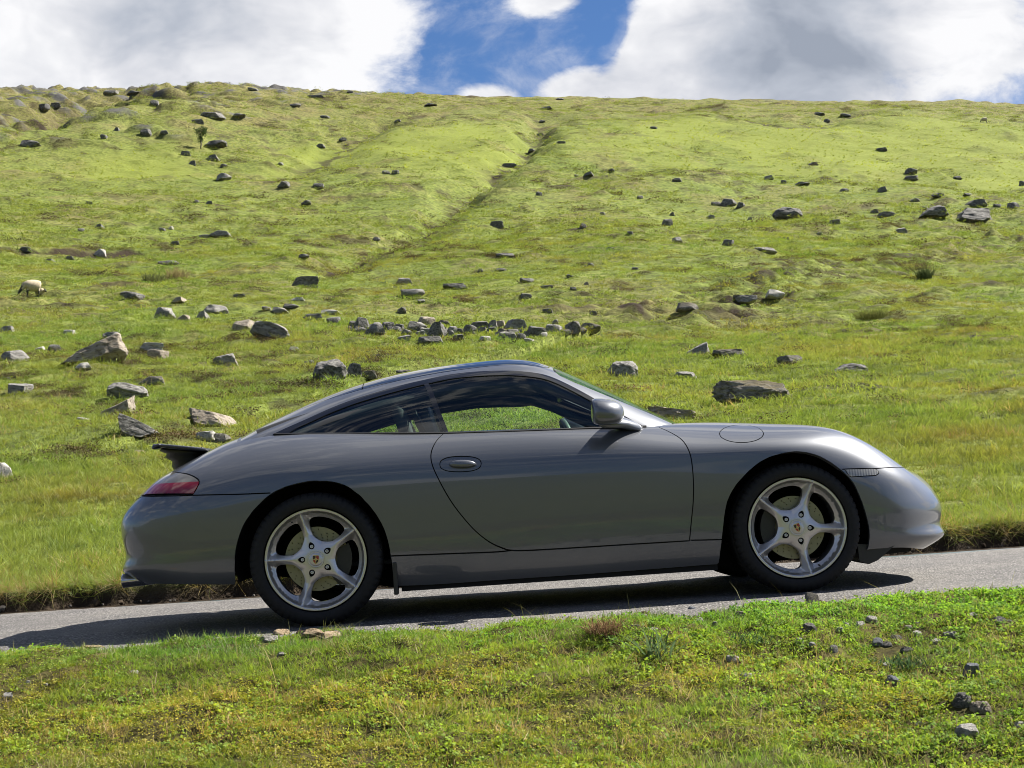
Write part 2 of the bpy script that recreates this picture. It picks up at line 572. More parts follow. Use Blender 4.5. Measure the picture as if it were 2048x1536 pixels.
def build_hill():
    ys = [10.12]
    while ys[-1] < 700:
        y = ys[-1]
        ys.append(y + np.interp(y, [10, 10.6, 12, 20, 50, 150, 300, 480, 700], [.022, .03, .05, .07, .16, .42, .72, 1.0, 6.0]))
    ys = np.array(ys)
    nc = 680
    s = np.linspace(-1, 1, nc)
    s = s * (.62 + .38 * s * s)          # a little denser in the middle
    half = 5.5 + ys * .56
    X = s[None] * half[:, None]
    Y = np.broadcast_to(ys[:, None], X.shape)
    Z, mk = height(X, Y, 'masks')
    V = np.stack([X, Y, Z], -1).reshape(-1, 3)
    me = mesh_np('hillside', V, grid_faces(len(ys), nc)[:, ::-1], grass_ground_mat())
    e = bank_edge(X)
    hm = heath_mask(X, Y) * (1 - .8 * mk['brk'])
    soil_shade = np.clip(.55 * mk['dark'] + .58 * hm + smooth(e + .10, e - .02, Y) + .95 * smooth(.03, .2, mk['ditch']) + .75 * mk['gully'] * (fbm(X / 4, Y / 5, 2, 131) > .0) + .8 * mk['band'] * smooth(.1, .45, fbm(X / 3.0, Y / 1.8, 3, 133)) +  # dark band: heather plus shade of the left-facing slope, put into the colour
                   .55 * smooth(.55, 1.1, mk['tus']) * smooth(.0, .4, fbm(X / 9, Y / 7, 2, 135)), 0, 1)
    dry = np.clip(.55 * smooth(.05, .55, fbm(X / 11, Y / 15, 3, 141)) + .6 * smooth(270, 400, Y) + .35 * smooth(20, -80, X) * smooth(150, 350, Y) + .4 * smooth(.3, .9, mk['tus']), 0, 1)
    rk = np.clip(smooth(.25, .8, mk['crag'] * (.6 + fbm(X / 5, Y / 5, 2, 151))) + .0, 0, 1)
    for n, a in (('bracken', mk['brk']), ('soil_shade', soil_shade), ('dry', dry), ('rockiness', rk)):
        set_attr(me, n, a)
    o = put_obj('hillside', me)
    tag(o, kind='structure')
    return o


hill_o = build_hill()


def build_verge():
    ys = np.concatenate([-np.geomspace(900, 15, 60), np.linspace(-14, 2.4, 40), np.arange(2.45, 6.0, .04), np.arange(6.0, 7.3, .018)])
    xs = np.concatenate([-np.geomspace(1200, 12, 26), np.linspace(-11, -4.6, 30), np.arange(-4.5, 4.5, .028), np.linspace(4.6, 11, 30), np.geomspace(12, 1200, 26)])
    X, Y = np.meshgrid(xs, ys, indexing='ij')
    Z = verge_h(X, Y)
    m, t = new_mat('verge_turf')
    pos = t.n('ShaderNodeNewGeometry').outputs['Position']
    n1, n2, n3 = t.noise(pos, 2.2, 4), t.noise(pos, 28, 5, .65), t.noise(pos, .03, 4)
    c = t.mix(t.remap(n2, .35, .7), (0.028, 0.024, 0.010), (0.085, 0.078, 0.022))
    c = t.mix(t.math('MULTIPLY', t.remap(n1, .45, .7), .6), c, (0.085, 0.068, 0.024))
    c = t.mix(t.remap(t.n('ShaderNodeSeparateXYZ', {0: pos}).outputs[1], -10, -40), c, t.mix(n3, (0.055, 0.070, 0.02), (0.085, 0.085, 0.035)))
    b = t.n('ShaderNodeBsdfPrincipled', {'Base Color': c, 'Roughness': .95, 'Specular IOR Level': .1})
    t.put(b.inputs['Normal'], t.n('ShaderNodeBump', {'Height': n2, 'Strength': .6, 'Distance': .02}).outputs[0])
    t.n('ShaderNodeOutputMaterial', {'Surface': b.outputs[0]})
    o = put_obj('verge_ground', mesh_np('verge_ground', np.stack([X, Y, Z], -1).reshape(-1, 3), grid_faces(len(xs), len(ys)), m))
    return tag(o, kind='structure')


build_verge()


def build_road():
    xs = np.concatenate([np.linspace(-60, -6, 60), np.arange(-5.9, 5.9, .03), np.linspace(6, 60, 60)])
    vs = np.linspace(0, 1, 60)
    X, Vv = np.meshgrid(xs, vs, indexing='ij')
    far = ROAD_FAR + .035 * fbm(X / .35, X * 0, 3, 161) + .05 * perlin(X / 1.7, X * 0 + 2, 162)
    near = road_near(X) - .22
    Y = near + (far - near) * Vv
    Z = GRADE * X + ROAD0 + .006 * perlin(X / 1.2, Y / .9, 163) + .012 * smooth(.985, .9, Vv) - .012 + .0025 * perlin(X / .12, Y / .12, 164)
    Z = np.where(Vv > .998, Z - .03, Z)
    m, t = new_mat('worn_tarmac')
    pos = t.n('ShaderNodeNewGeometry').outputs['Position']
    vo = t.n('ShaderNodeTexVoronoi', {'Vector': pos, 'Scale': 85.0, 'Randomness': 1.0})
    vo2 = t.n('ShaderNodeTexVoronoi', {'Vector': pos, 'Scale': 42.0, 'Randomness': 1.0})
    n1, n2 = t.noise(pos, 1.1, 5), t.noise(pos, 240, 3, .7)
    grit = t.n('ShaderNodeSeparateColor', {0: vo.outputs['Color']}).outputs[0]
    c = t.ramp(grit, [(0, (0.06, 0.056, 0.054)), (.45, (0.185, 0.173, 0.165)), (.8, (0.29, 0.272, 0.258)), (1, (0.42, 0.40, 0.38))])
    c = t.mix(t.remap(vo.outputs['Distance'], .25, .62), c, (0.045, 0.043, 0.042))
    c = t.mix(t.math('MULTIPLY', t.remap(n1, .35, .7), .35), c, (0.20, 0.185, 0.165))
    nw = t.noise(t.vmath('MULTIPLY', pos, (.35, 1.6, 1.0)), 1.3, 5, .6)
    c = t.mix(t.math('MULTIPLY', t.remap(nw, .48, .66), .45), c, (0.085, 0.080, 0.078))
    b = t.n('ShaderNodeBsdfPrincipled', {'Base Color': c, 'Roughness': .78, 'Specular IOR Level': .35})
    hh = t.math('SUBTRACT', t.math('MULTIPLY', n2, .4), t.math('ADD', vo.outputs['Distance'], t.math('MULTIPLY', vo2.outputs['Distance'], .8)))
    t.put(b.inputs['Normal'], t.n('ShaderNodeBump', {'Height': hh, 'Strength': .9, 'Distance': .006}).outputs[0])
    t.n('ShaderNodeOutputMaterial', {'Surface': b.outputs[0]})
    o = put_obj('road', mesh_np('road', np.stack([X, Y, Z], -1).reshape(-1, 3), grid_faces(len(xs), 60), m))
    return tag(o, kind='structure')


build_road()

# ------------------------------------------------------------------ the car
CAR_YAW, CAR_TILT = math.radians(2.5), math.radians(3.72)
_a = np.array([math.cos(CAR_TILT) * math.cos(CAR_YAW), math.cos(CAR_TILT) * math.sin(CAR_YAW), math.sin(CAR_TILT)])
_l = np.array([-math.sin(CAR_YAW), math.cos(CAR_YAW), 0.0])
CAR_R = np.stack([_a, _l, np.cross(_a, _l)], 1)
CAR_T = CAM + pix_ray(631, 1119.5) * 7.19 - CAR_R @ np.array([0, -.875, .32])

paint_m, t = new_mat('grey_metallic_paint')
_tc = t.n('ShaderNodeTexCoord').outputs['Object']
_fl = t.noise(_tc, 900, 2)
_du = t.noise(_tc, 2.2, 5)
_b = t.n('ShaderNodeBsdfPrincipled', {'Metallic': 0.5, 'Roughness': 0.42, 'Coat Weight': 1.0, 'Coat IOR': 1.5})
t.put(_b.inputs['Base Color'], t.mix(_fl, (0.084, 0.089, 0.102), (0.122, 0.129, 0.146)))
t.put(_b.inputs['Coat Roughness'], t.remap(_du, 0.3, 0.8, 0.015, 0.06))
t.n('ShaderNodeOutputMaterial', {'Surface': _b.outputs[0]})

black_m = simple_mat('black_plastic', (0.012, 0.012, 0.013), 0.45)
gloss_black_m = simple_mat('gloss_black', (0.008, 0.008, 0.009), 0.12, coat=0.6)
under_m = simple_mat('underside_black', (0.010, 0.010, 0.010), 0.8, spec=0.2)
trim_m = simple_mat('interior_black', (0.022, 0.024, 0.028), 0.7, spec=0.3)
leather_m = simple_mat('seat_leather', (0.05, 0.056, 0.062), 0.42, bump=0.15, bscale=120)
alloy_m = simple_mat('silver_alloy', (0.52, 0.505, 0.49), 0.36, metal=0.85, coat=0.25)
steel_m = simple_mat('bolt_steel', (0.62, 0.62, 0.60), 0.3, metal=0.9)
chrome_m = simple_mat('exhaust_steel', (0.5, 0.48, 0.46), 0.22, metal=1.0)
rubber_m = simple_mat('tyre_rubber', (0.0085, 0.0085, 0.009), 0.75, spec=0.35, bump=0.1, bscale=60, vary=0.25)
cap_m = simple_mat('cap_silver', (0.5, 0.49, 0.46), 0.35, metal=0.7)
gold_m = simple_mat('crest_gold', (0.50, 0.36, 0.13), 0.4, metal=0.5)
crest_dark_m = simple_mat('crest_dark', (0.02, 0.016, 0.014), 0.4)
crest_red_m = simple_mat('crest_red', (0.30, 0.03, 0.03), 0.4)


def glass_mat(name, tint, rough=0.0, opaque=0.0, base=(0.01, 0.012, 0.013), refl=1.35):
    m, t = new_mat(name)
    tr = t.n('ShaderNodeBsdfTransparent', {'Color': tint})
    gl = t.n('ShaderNodeBsdfGlossy', {'Color': (1, 1, 1), 'Roughness': rough})
    df = t.n('ShaderNodeBsdfDiffuse', {'Color': base})
    bf = t.n('ShaderNodeNewGeometry').outputs['Backfacing']        # a pane reflects alike from both sides
    fr = t.n('ShaderNodeFresnel', {'IOR': t.remap(bf, 0.0, 1.0, 1.52, 1 / 1.52, False)})
    body = t.n('ShaderNodeMixShader', {0: opaque, 1: tr.outputs[0], 2: df.outputs[0]})
    fac = t.math('MULTIPLY', fr.outputs[0], refl, clamp=True)
    o = t.n('ShaderNodeMixShader', {0: fac, 1: body.outputs[0], 2: gl.outputs[0]})
    t.n('ShaderNodeOutputMaterial', {'Surface': o.outputs[0]})
    return m


door_glass_m = glass_mat('side_glass', (0.86, 0.96, 0.90), refl=1.0)
dark_glass_m = glass_mat('tinted_glass', (0.66, 0.78, 0.73))
screen_glass_m = glass_mat('windscreen_glass', (0.62, 0.86, 0.70), refl=.6)
roof_glass_m = glass_mat('roof_glass', (0.06, 0.07, 0.075), opaque=0.5)
lens_m = simple_mat('clear_lens', (0.22, 0.22, 0.21), 0.08, coat=1.0)


def lens_mat(name, c1, c2, sc):
    m, t = new_mat(name)
    tc = t.n('ShaderNodeTexCoord').outputs['Object']
    wv = t.n('ShaderNodeTexWave', {'Vector': tc, 'Scale': sc}, wave_type='BANDS', bands_direction='X')
    b = t.n('ShaderNodeBsdfPrincipled', {'Roughness': 0.12, 'Coat Weight': 1.0, 'Coat Roughness': 0.02})
    t.put(b.inputs['Base Color'], t.mix(wv.outputs[1], c1, c2))
    t.n('ShaderNodeOutputMaterial', {'Surface': b.outputs[0]})
    return m


red_lens_m = lens_mat('red_lens', (0.19, 0.007, 0.014), (0.25, 0.011, 0.022), 60)
smoke_lens_m = lens_mat('smoked_lens', (0.11, 0.105, 0.095), (0.17, 0.16, 0.145), 60)
amber_lens_m = lens_mat('clear_indicator_lens', (0.13, 0.13, 0.13), (0.26, 0.255, 0.245), 22)

car = empty('sports_car')
car.matrix_world = Matrix.Translation(CAR_T.tolist()) @ Matrix(CAR_R.tolist()).to_4x4()
tag(car, 'dark grey metallic two-door sports car parked on the narrow tarmac road', 'car')


def car_px(L):
    return project(np.asarray(L) @ CAR_R.T + CAR_T)


def car_loc(px, py, y):
    o = CAR_R.T @ (CAM - CAR_T)
    d = CAR_R.T @ pix_ray(px, py)
    return o + d * ((y - o[1]) / d[1])


def spline_w(k, q, der=0):
    """weights of natural cubic interpolation: values at knots k -> values at q"""
    n = len(k)
    h = np.diff(k)
    A = np.zeros((n, n)); B = np.zeros((n, n))
    A[0, 0] = A[-1, -1] = 1
    for i in range(1, n - 1):
        A[i, i - 1], A[i, i], A[i, i + 1] = h[i - 1], 2 * (h[i - 1] + h[i]), h[i]
        B[i, i - 1], B[i, i], B[i, i + 1] = 6 / h[i - 1], -6 / h[i - 1] - 6 / h[i], 6 / h[i]
    M = np.linalg.solve(A, B)
    idx = np.clip(np.searchsorted(k, q, side='right') - 1, 0, n - 2)
    W = np.zeros((len(q), n))
    r = np.arange(len(q))
    hi = h[idx]
    a, b = (k[idx + 1] - q) / hi, (q - k[idx]) / hi
    if der == 0:
        W[r, idx] += a; W[r, idx + 1] += b
        W += ((a ** 3 - a) * hi ** 2 / 6)[:, None] * M[idx] + ((b ** 3 - b) * hi ** 2 / 6)[:, None] * M[idx + 1]
    else:
        W[r, idx] -= 1 / hi; W[r, idx + 1] += 1 / hi
        W += (-(3 * a ** 2 - 1) * hi / 6)[:, None] * M[idx] + ((3 * b ** 2 - 1) * hi / 6)[:, None] * M[idx + 1]
    return W


class Surf:
    """smooth surface through a net P[col][row]; mirrored about y=0 at the last row (and at both ends if ends=True)"""
    def __init__(self, P, ends):
        P = np.array(P, float)
        self.nc, self.nr = P.shape[:2]
        du = np.linalg.norm(np.diff(P, axis=0), axis=2).mean(1)
        dv = np.linalg.norm(np.diff(P, axis=1), axis=2).mean(0)
        self.U = np.concatenate([[0], np.cumsum(du)])
        self.V = np.concatenate([[0], np.cumsum(dv)])
        mir = np.array([1, -1, 1])
        ku, kv = self.U, self.V
        top = P[:, -3:-1][:, ::-1] * mir
        P = np.concatenate([P, top], 1)
        kv = np.concatenate([kv, [2 * kv[-1] - kv[-2], 2 * kv[-1] - kv[-3]]])
        if ends:
            P = np.concatenate([P[1:3][::-1] * mir, P, P[-3:-1][::-1] * mir], 0)
            ku = np.concatenate([[-ku[2], -ku[1]], ku, [2 * ku[-1] - ku[-2], 2 * ku[-1] - ku[-3]]])
        self.P, self.ku, self.kv = P, ku, kv

    def ev(self, u, v):
        u, v = np.atleast_1d(u), np.atleast_1d(v)
        out, n = np.empty((len(u), 3)), np.empty((len(u), 3))
        for s in range(0, len(u), 20000):
            a, b = u[s:s + 20000], v[s:s + 20000]
            Wu, Wv = spline_w(self.ku, a), spline_w(self.kv, b)
            Du, Dv = spline_w(self.ku, a, 1), spline_w(self.kv, b, 1)
            T1 = np.einsum('qi,ijk->qjk', Wu, self.P)
            T2 = np.einsum('qi,ijk->qjk', Du, self.P)
            out[s:s + 20000] = np.einsum('qj,qjk->qk', Wv, T1)
            Su, Sv = np.einsum('qj,qjk->qk', Wv, T2), np.einsum('qj,qjk->qk', Dv, T1)
            nn = np.cross(Su, Sv)
            n[s:s + 20000] = nn / (np.linalg.norm(nn, axis=1, keepdims=True) + 1e-12)
        return out, n

    def cr(self, c, r):
        """(column, row) numbers -> chart"""
        return (np.interp(c, np.arange(self.nc), self.U), np.interp(r, np.arange(self.nr), self.V))

    def find(self, pts):
        """photo pixels -> chart, on the side that faces the camera"""
        if not hasattr(self, 'tab'):
            uu, vv = np.meshgrid(np.linspace(0, self.U[-1], 420), np.linspace(0, self.V[-1], 150), indexing='ij')
            uu, vv = uu.ravel(), vv.ravel()
            p, n = self.ev(uu, vv)
            cam = CAR_R.T @ (CAM - CAR_T)
            self.sgn = 1.0 if np.median((n * np.array([0, -1, 0.0])).sum(1)) > 0 else -1.0
            ok = ((cam - p) * n * self.sgn).sum(1) > 0
            ok &= vv < getattr(self, 'vmax', 99)
            self.tab = (uu[ok], vv[ok], car_px(p[ok]))
        U, V, X = self.tab
        res = []
        for q in pts:
            i = np.argmin(((X - q) ** 2).sum(1))
            u, v = U[i], V[i]
            for _ in range(6):
                e = 1e-4
                p, _n = self.ev(np.array([u, u + e, u]), np.array([v, v, v + e]))
                x = car_px(p)
                J = np.stack([(x[1] - x[0]) / e, (x[2] - x[0]) / e], 1)
                try:
                    d = np.linalg.solve(J.T @ J + np.eye(2) * 4.0, J.T @ (np.asarray(q) - x[0]))
                except np.linalg.LinAlgError:
                    break
                d = np.clip(d, -.03, .03)
                u, v = np.clip(u + d[0], 0, self.U[-1]), np.clip(v + d[1], 0, self.V[-1])
            res.append((u, v))
        return np.array(res)


def resample(pl, step, closed=False):
    pl = np.asarray(pl, float)
    if closed:
        pl = np.concatenate([pl, pl[:1]])
    d = np.concatenate([[0], np.cumsum(np.linalg.norm(np.diff(pl, axis=0), axis=1))])
    n = max(2, int(round(d[-1] / step)) + 1)
    q = np.linspace(0, d[-1], n)
    o = np.stack([np.interp(q, d, pl[:, 0]), np.interp(q, d, pl[:, 1])], 1)
    return o[:-1] if closed else o


def curve2(pl, step, closed=False):
    """smooth curve through the points (Catmull-Rom), resampled"""
    p = np.asarray(pl, float)
    n = len(p)
    out = []
    for i in range(n if closed else n - 1):
        g = (lambda k: p[k % n]) if closed else (lambda k: p[min(max(k, 0), n - 1)])
        a, b, c, d = g(i - 1), g(i), g(i + 1), g(i + 2)
        for s in np.linspace(0, 1, 9)[:-1]:
            out.append(0.5 * ((2 * b) + (c - a) * s + (2 * a - 5 * b + 4 * c - d) * s * s + (3 * b - a - 3 * c + d) * s ** 3))
    if not closed:
        out.append(p[-1])
    return resample(np.array(out), step, closed)


def inside(poly, q):
    x, y = q[:, 0], q[:, 1]
    r = np.zeros(len(q), bool)
    a = np.asarray(poly)
    b = np.roll(a, -1, 0)
    for (x0, y0), (x1, y1) in zip(a, b):
        if y0 == y1:
            continue
        c = (y0 > y) != (y1 > y)
        r ^= c & (x < (x1 - x0) * (y - y0) / (y1 - y0) + x0)
    return r


def band(pl, wd, closed=False):
    """thin band polygon(s) round a seam"""
    pl = np.asarray(pl)
    if closed:
        tn = np.roll(pl, -1, 0) - np.roll(pl, 1, 0)
    else:
        tn = np.gradient(pl, axis=0)
    tn /= np.linalg.norm(tn, axis=1, keepdims=True) + 1e-12
    nr = np.stack([-tn[:, 1], tn[:, 0]], 1) * wd / 2
    return pl + nr, pl - nr


def tessellate(surf, step, lines, rect):
    """constrained triangulation of the chart; lines: list of (polyline, closed)"""
    u0, u1, v0, v1 = rect
    cp, ce = [], []
    for pl, closed in lines:
        s = len(cp)
        pl = np.clip(pl, (u0, v0), (u1, v1))
        cp += pl.tolist()
        n = len(pl)
        ce += [(s + i, s + (i + 1) % n) for i in range(n if closed else n - 1)]
    for a, b in (((u0, v0), (u1, v0)), ((u1, v0), (u1, v1)), ((u1, v1), (u0, v1)), ((u0, v1), (u0, v0))):
        e = resample([a, b], step * 0.7)
        s = len(cp)
        cp += e.tolist()
        ce += [(s + i, s + i + 1) for i in range(len(e) - 1)]
    C = np.array(cp)
    gu, gv = np.arange(u0 + step / 2, u1, step), np.arange(v0 + step / 2, v1, step)
    G = np.stack(np.meshgrid(gu, gv, indexing='ij'), -1)
    G[:, ::2, 0] += step / 2
    G = G.reshape(-1, 2)
    G = G[(G[:, 0] < u1 - step * .3)]
    # keep grid points away from the lines
    cell = {}
    for i, (a, b) in enumerate(C):
        cell.setdefault((int(a / step), int(b / step)), []).append(i)
    keep = np.ones(len(G), bool)
    for i, (a, b) in enumerate(G):
        ca, cb = int(a / step), int(b / step)
        for da in (-1, 0, 1):
            for db in (-1, 0, 1):
                for j in cell.get((ca + da, cb + db), ()):
                    if (C[j, 0] - a) ** 2 + (C[j, 1] - b) ** 2 < (0.45 * step) ** 2:
                        keep[i] = False
    allp = np.concatenate([C, G[keep]])
    vo, _e, fo, *_ = delaunay_2d_cdt([Vector(p) for p in allp.tolist()], ce, [], 0, 1e-6)
    vo = np.array([tuple(p) for p in vo])
    tri = np.array([f for f in fo if len(f) == 3])
    cen = vo[tri].mean(1)
    return vo, tri, cen


def panel_mesh(name, surf, vo, tri, mat, flange=0.016, both=False, mirror=False, thick=None, off=0.0):
    """one panel from chart triangles, with its edges turned inwards; both = with its mirror half"""
    idx, inv = np.unique(tri, return_inverse=True)
    tri = inv.reshape(-1, 3)
    p, n = surf.ev(vo[idx, 0], vo[idx, 1])
    n = n * surf.sgn
    if off:
        p = p + n * off
    fn = np.cross(p[tri[:, 1]] - p[tri[:, 0]], p[tri[:, 2]] - p[tri[:, 0]])
    flip = (fn * n[tri].mean(1)).sum(1) < 0
    tri[flip] = tri[flip][:, ::-1]
    V, N, Fc = [p], [n], [tri]
    cnt = len(p)
    if flange:
        e = np.concatenate([tri[:, [0, 1]], tri[:, [1, 2]], tri[:, [2, 0]]])
        es = np.sort(e, 1)
        key = es[:, 0].astype(np.int64) * (len(p) + 1) + es[:, 1]
        _k, first, c = np.unique(key, return_index=True, return_counts=True)
        be = e[first[c == 1]]
        if both:
            be = be[~((abs(p[be[:, 0], 1]) < 2e-3) & (abs(p[be[:, 1], 1]) < 2e-3))]
        a, b = p[be[:, 0]], p[be[:, 1]]
        a2, b2 = a - n[be[:, 0]] * flange, b - n[be[:, 1]] * flange
        q = np.stack([a, b, b2, a2], 1).reshape(-1, 3)
        nf = np.cross(b - a, a2 - a)
        nf = -nf / (np.linalg.norm(nf, axis=1, keepdims=True) + 1e-12)
        m = np.arange(len(be)) * 4 + cnt
        V.append(q); N.append(np.repeat(nf, 4, 0))
        Fc.append(np.concatenate([np.stack([m, m + 2, m + 1], 1), np.stack([m, m + 3, m + 2], 1)]))
        cnt += len(q)
    V, N, Fc = np.concatenate(V), np.concatenate(N), np.concatenate(Fc)
    mir = np.array([1, -1, 1])
    if mirror:
        V, N, Fc = V * mir, N * mir, Fc[:, ::-1]
    if both:
        k = len(V)
        V, N, Fc = np.concatenate([V, V * mir]), np.concatenate([N, N * mir]), np.concatenate([Fc, Fc[:, ::-1] + k])
        # weld along the middle
        c0 = np.where(abs(V[:, 1]) < 2e-3)[0]
        N[c0, 1] = 0
    return mesh_np(name, V, np.ascontiguousarray(Fc), mat, N)


def col10(x, ys, zs, tail):
    return [(x, y, z) for y, z in zip(ys, zs)] + tail


BODY = [
    [(-.955, 0, .245), (-1.04, 0, .318), (-1.02, 0, .365), (-1.025, 0, .45), (-1.03, 0, .56), (-.99, 0, .637), (-.93, 0, .69), (-.91, 0, .712), (-.895, 0, .725), (-.885, 0, .73)],
    [(-.92, -.42, .245), (-1.005, -.43, .318), (-.985, -.43, .365), (-.99, -.43, .45), (-.995, -.43, .56), (-.955, -.42, .637), (-.895, -.40, .69), (-.87, -.36, .715), (-.855, -.2, .73), (-.85, 0, .735)],
    [(-.84, -.66, .25), (-.925, -.69, .325), (-.915, -.695, .37), (-.92, -.70, .45), (-.925, -.70, .55), (-.89, -.685, .63), (-.835, -.64, .705), (-.80, -.55, .755), (-.79, -.28, .775), (-.79, 0, .78)],
    [(-.70, -.77, .245), (-.74, -.805, .32), (-.74, -.815, .37), (-.74, -.822, .45), (-.74, -.825, .55), (-.73, -.808, .645), (-.70, -.755, .735), (-.68, -.64, .80), (-.68, -.32, .825), (-.68, 0, .83)],
    [(-.40, -.80, .225), (-.40, -.845, .30), (-.40, -.86, .36), (-.40, -.87, .45), (-.40, -.873, .56), (-.40, -.862, .67), (-.40, -.815, .78), (-.40, -.66, .895), (-.40, -.35, .945), (-.40, 0, .955)],
    [(0, -.81, .20), (0, -.86, .29), (0, -.873, .36), (0, -.88, .46), (0, -.884, .57), (0, -.878, .68), (0, -.84, .80), (0, -.69, .922), (0, -.4, .95), (0, 0, .95)],
    [(.4, -.805, .165), (.4, -.845, .27), (.4, -.86, .35), (.4, -.868, .45), (.4, -.872, .56), (.4, -.866, .68), (.4, -.838, .79), (.4, -.72, .90), (.4, -.4, .91), (.4, 0, .91)],
    [(.8, -.80, .16), (.8, -.835, .26), (.8, -.848, .34), (.8, -.857, .44), (.8, -.862, .55), (.8, -.858, .67), (.8, -.832, .78), (.8, -.735, .885), (.8, -.4, .89), (.8, 0, .89)],
    [(1.2, -.798, .16), (1.2, -.832, .26), (1.2, -.845, .34), (1.2, -.855, .44), (1.2, -.860, .55), (1.2, -.856, .67), (1.2, -.83, .775), (1.2, -.735, .873), (1.2, -.4, .88), (1.2, 0, .885)],
    [(1.6, -.797, .162), (1.6, -.832, .262), (1.6, -.845, .34), (1.6, -.855, .44), (1.6, -.860, .55), (1.6, -.855, .667), (1.6, -.825, .77), (1.6, -.70, .860), (1.6, -.4, .865), (1.6, 0, .875)],
    [(1.95, -.797, .165), (1.95, -.834, .265), (1.95, -.847, .34), (1.95, -.856, .44), (1.95, -.861, .55), (1.95, -.854, .66), (1.95, -.818, .755), (1.95, -.60, .858), (1.95, -.33, .850), (1.95, 0, .860)],
    [(2.35, -.80, .17), (2.35, -.838, .27), (2.35, -.85, .35), (2.35, -.858, .45), (2.35, -.863, .56), (2.35, -.853, .66), (2.35, -.808, .75), (2.35, -.585, .834), (2.35, -.32, .805), (2.35, 0, .815)],
    [(2.68, -.785, .185), (2.68, -.812, .255), (2.68, -.82, .32), (2.68, -.83, .41), (2.68, -.832, .51), (2.68, -.815, .605), (2.68, -.755, .70), (2.68, -.60, .774), (2.68, -.33, .735), (2.68, 0, .745)],
    [(2.90, -.735, .18), (2.92, -.765, .235), (2.92, -.765, .275), (2.92, -.772, .36), (2.92, -.765, .44), (2.915, -.745, .515), (2.905, -.69, .58), (2.89, -.58, .648), (2.87, -.33, .65), (2.86, 0, .665)],
    [(3.02, -.60, .16), (3.11, -.63, .228), (3.095, -.625, .268), (3.10, -.625, .35), (3.085, -.615, .425), (3.065, -.595, .475), (3.035, -.565, .53), (3.0, -.51, .575), (2.97, -.3, .60), (2.96, 0, .61)],
    [(3.13, -.34, .155), (3.225, -.36, .226), (3.21, -.36, .264), (3.225, -.36, .345), (3.205, -.355, .42), (3.185, -.35, .465), (3.14, -.335, .52), (3.10, -.30, .55), (3.07, -.18, .572), (3.06, 0, .58)],
    [(3.17, 0, .155), (3.265, 0, .226), (3.25, 0, .264), (3.265, 0, .345), (3.25, 0, .42), (3.23, 0, .465), (3.185, 0, .515), (3.16, 0, .54), (3.135, 0, .553), (3.115, 0, .562)],
]
GREEN = [
    [(-.62, -.50, .80), (-.62, -.48, .805), (-.62, -.44, .81), (-.62, -.38, .82), (-.62, -.3, .83), (-.62, -.17, .84), (-.62, 0, .845)],
    [(-.42, -.58, .885), (-.42, -.55, .90), (-.42, -.50, .915), (-.42, -.43, .928), (-.42, -.34, .938), (-.42, -.19, .948), (-.42, 0, .953)],
    [(-.22, -.635, .925), (-.22, -.60, .955), (-.22, -.55, .98), (-.22, -.475, 1.005), (-.22, -.37, 1.027), (-.22, -.2, 1.046), (-.22, 0, 1.053)],
    [(.05, -.675, .910), (.05, -.635, .965), (.05, -.585, 1.02), (.05, -.515, 1.07), (.05, -.40, 1.118), (.05, -.22, 1.15), (.05, 0, 1.162)],
    [(.45, -.715, .885), (.45, -.68, .97), (.45, -.63, 1.055), (.45, -.555, 1.135), (.45, -.43, 1.201), (.45, -.24, 1.243), (.45, 0, 1.257)],
    [(.9, -.735, .868), (.9, -.70, .97), (.9, -.65, 1.075), (.9, -.57, 1.175), (.9, -.44, 1.243), (.9, -.25, 1.281), (.9, 0, 1.295)],
    [(1.12, -.735, .862), (1.12, -.70, .96), (1.12, -.648, 1.065), (1.125, -.565, 1.165), (1.14, -.435, 1.228), (1.15, -.25, 1.262), (1.16, 0, 1.274)],
    [(1.27, -.73, .858), (1.275, -.695, .945), (1.28, -.645, 1.03), (1.29, -.565, 1.11), (1.325, -.435, 1.155), (1.35, -.25, 1.175), (1.365, 0, 1.18)],
    [(1.42, -.72, .853), (1.43, -.69, .92), (1.44, -.645, .98), (1.46, -.575, 1.035), (1.51, -.44, 1.062), (1.55, -.25, 1.068), (1.57, 0, 1.07)],
    [(1.57, -.705, .845), (1.585, -.68, .885), (1.60, -.645, .92), (1.63, -.58, .955), (1.70, -.44, .96), (1.76, -.25, .952), (1.785, 0, .95)],
    [(1.70, -.685, .83), (1.72, -.665, .85), (1.745, -.635, .865), (1.785, -.58, .878), (1.87, -.44, .866), (1.94, -.25, .858), (1.97, 0, .856)],
    [(1.80, -.66, .79), (1.83, -.64, .80), (1.87, -.61, .80), (1.92, -.56, .80), (2.02, -.43, .79), (2.10, -.25, .78), (2.13, 0, .78)],
]


def side_parts(name, surf, vo, tri, mat, parents=(None, None), **kw):
    """near-side part and its mirror twin"""
    res = []
    for k in (0, 1):
        o = put_obj(name, panel_mesh(name, surf, vo, tri, mat, mirror=bool(k), **kw), parents[k] or car)
        res.append(o)
    return res


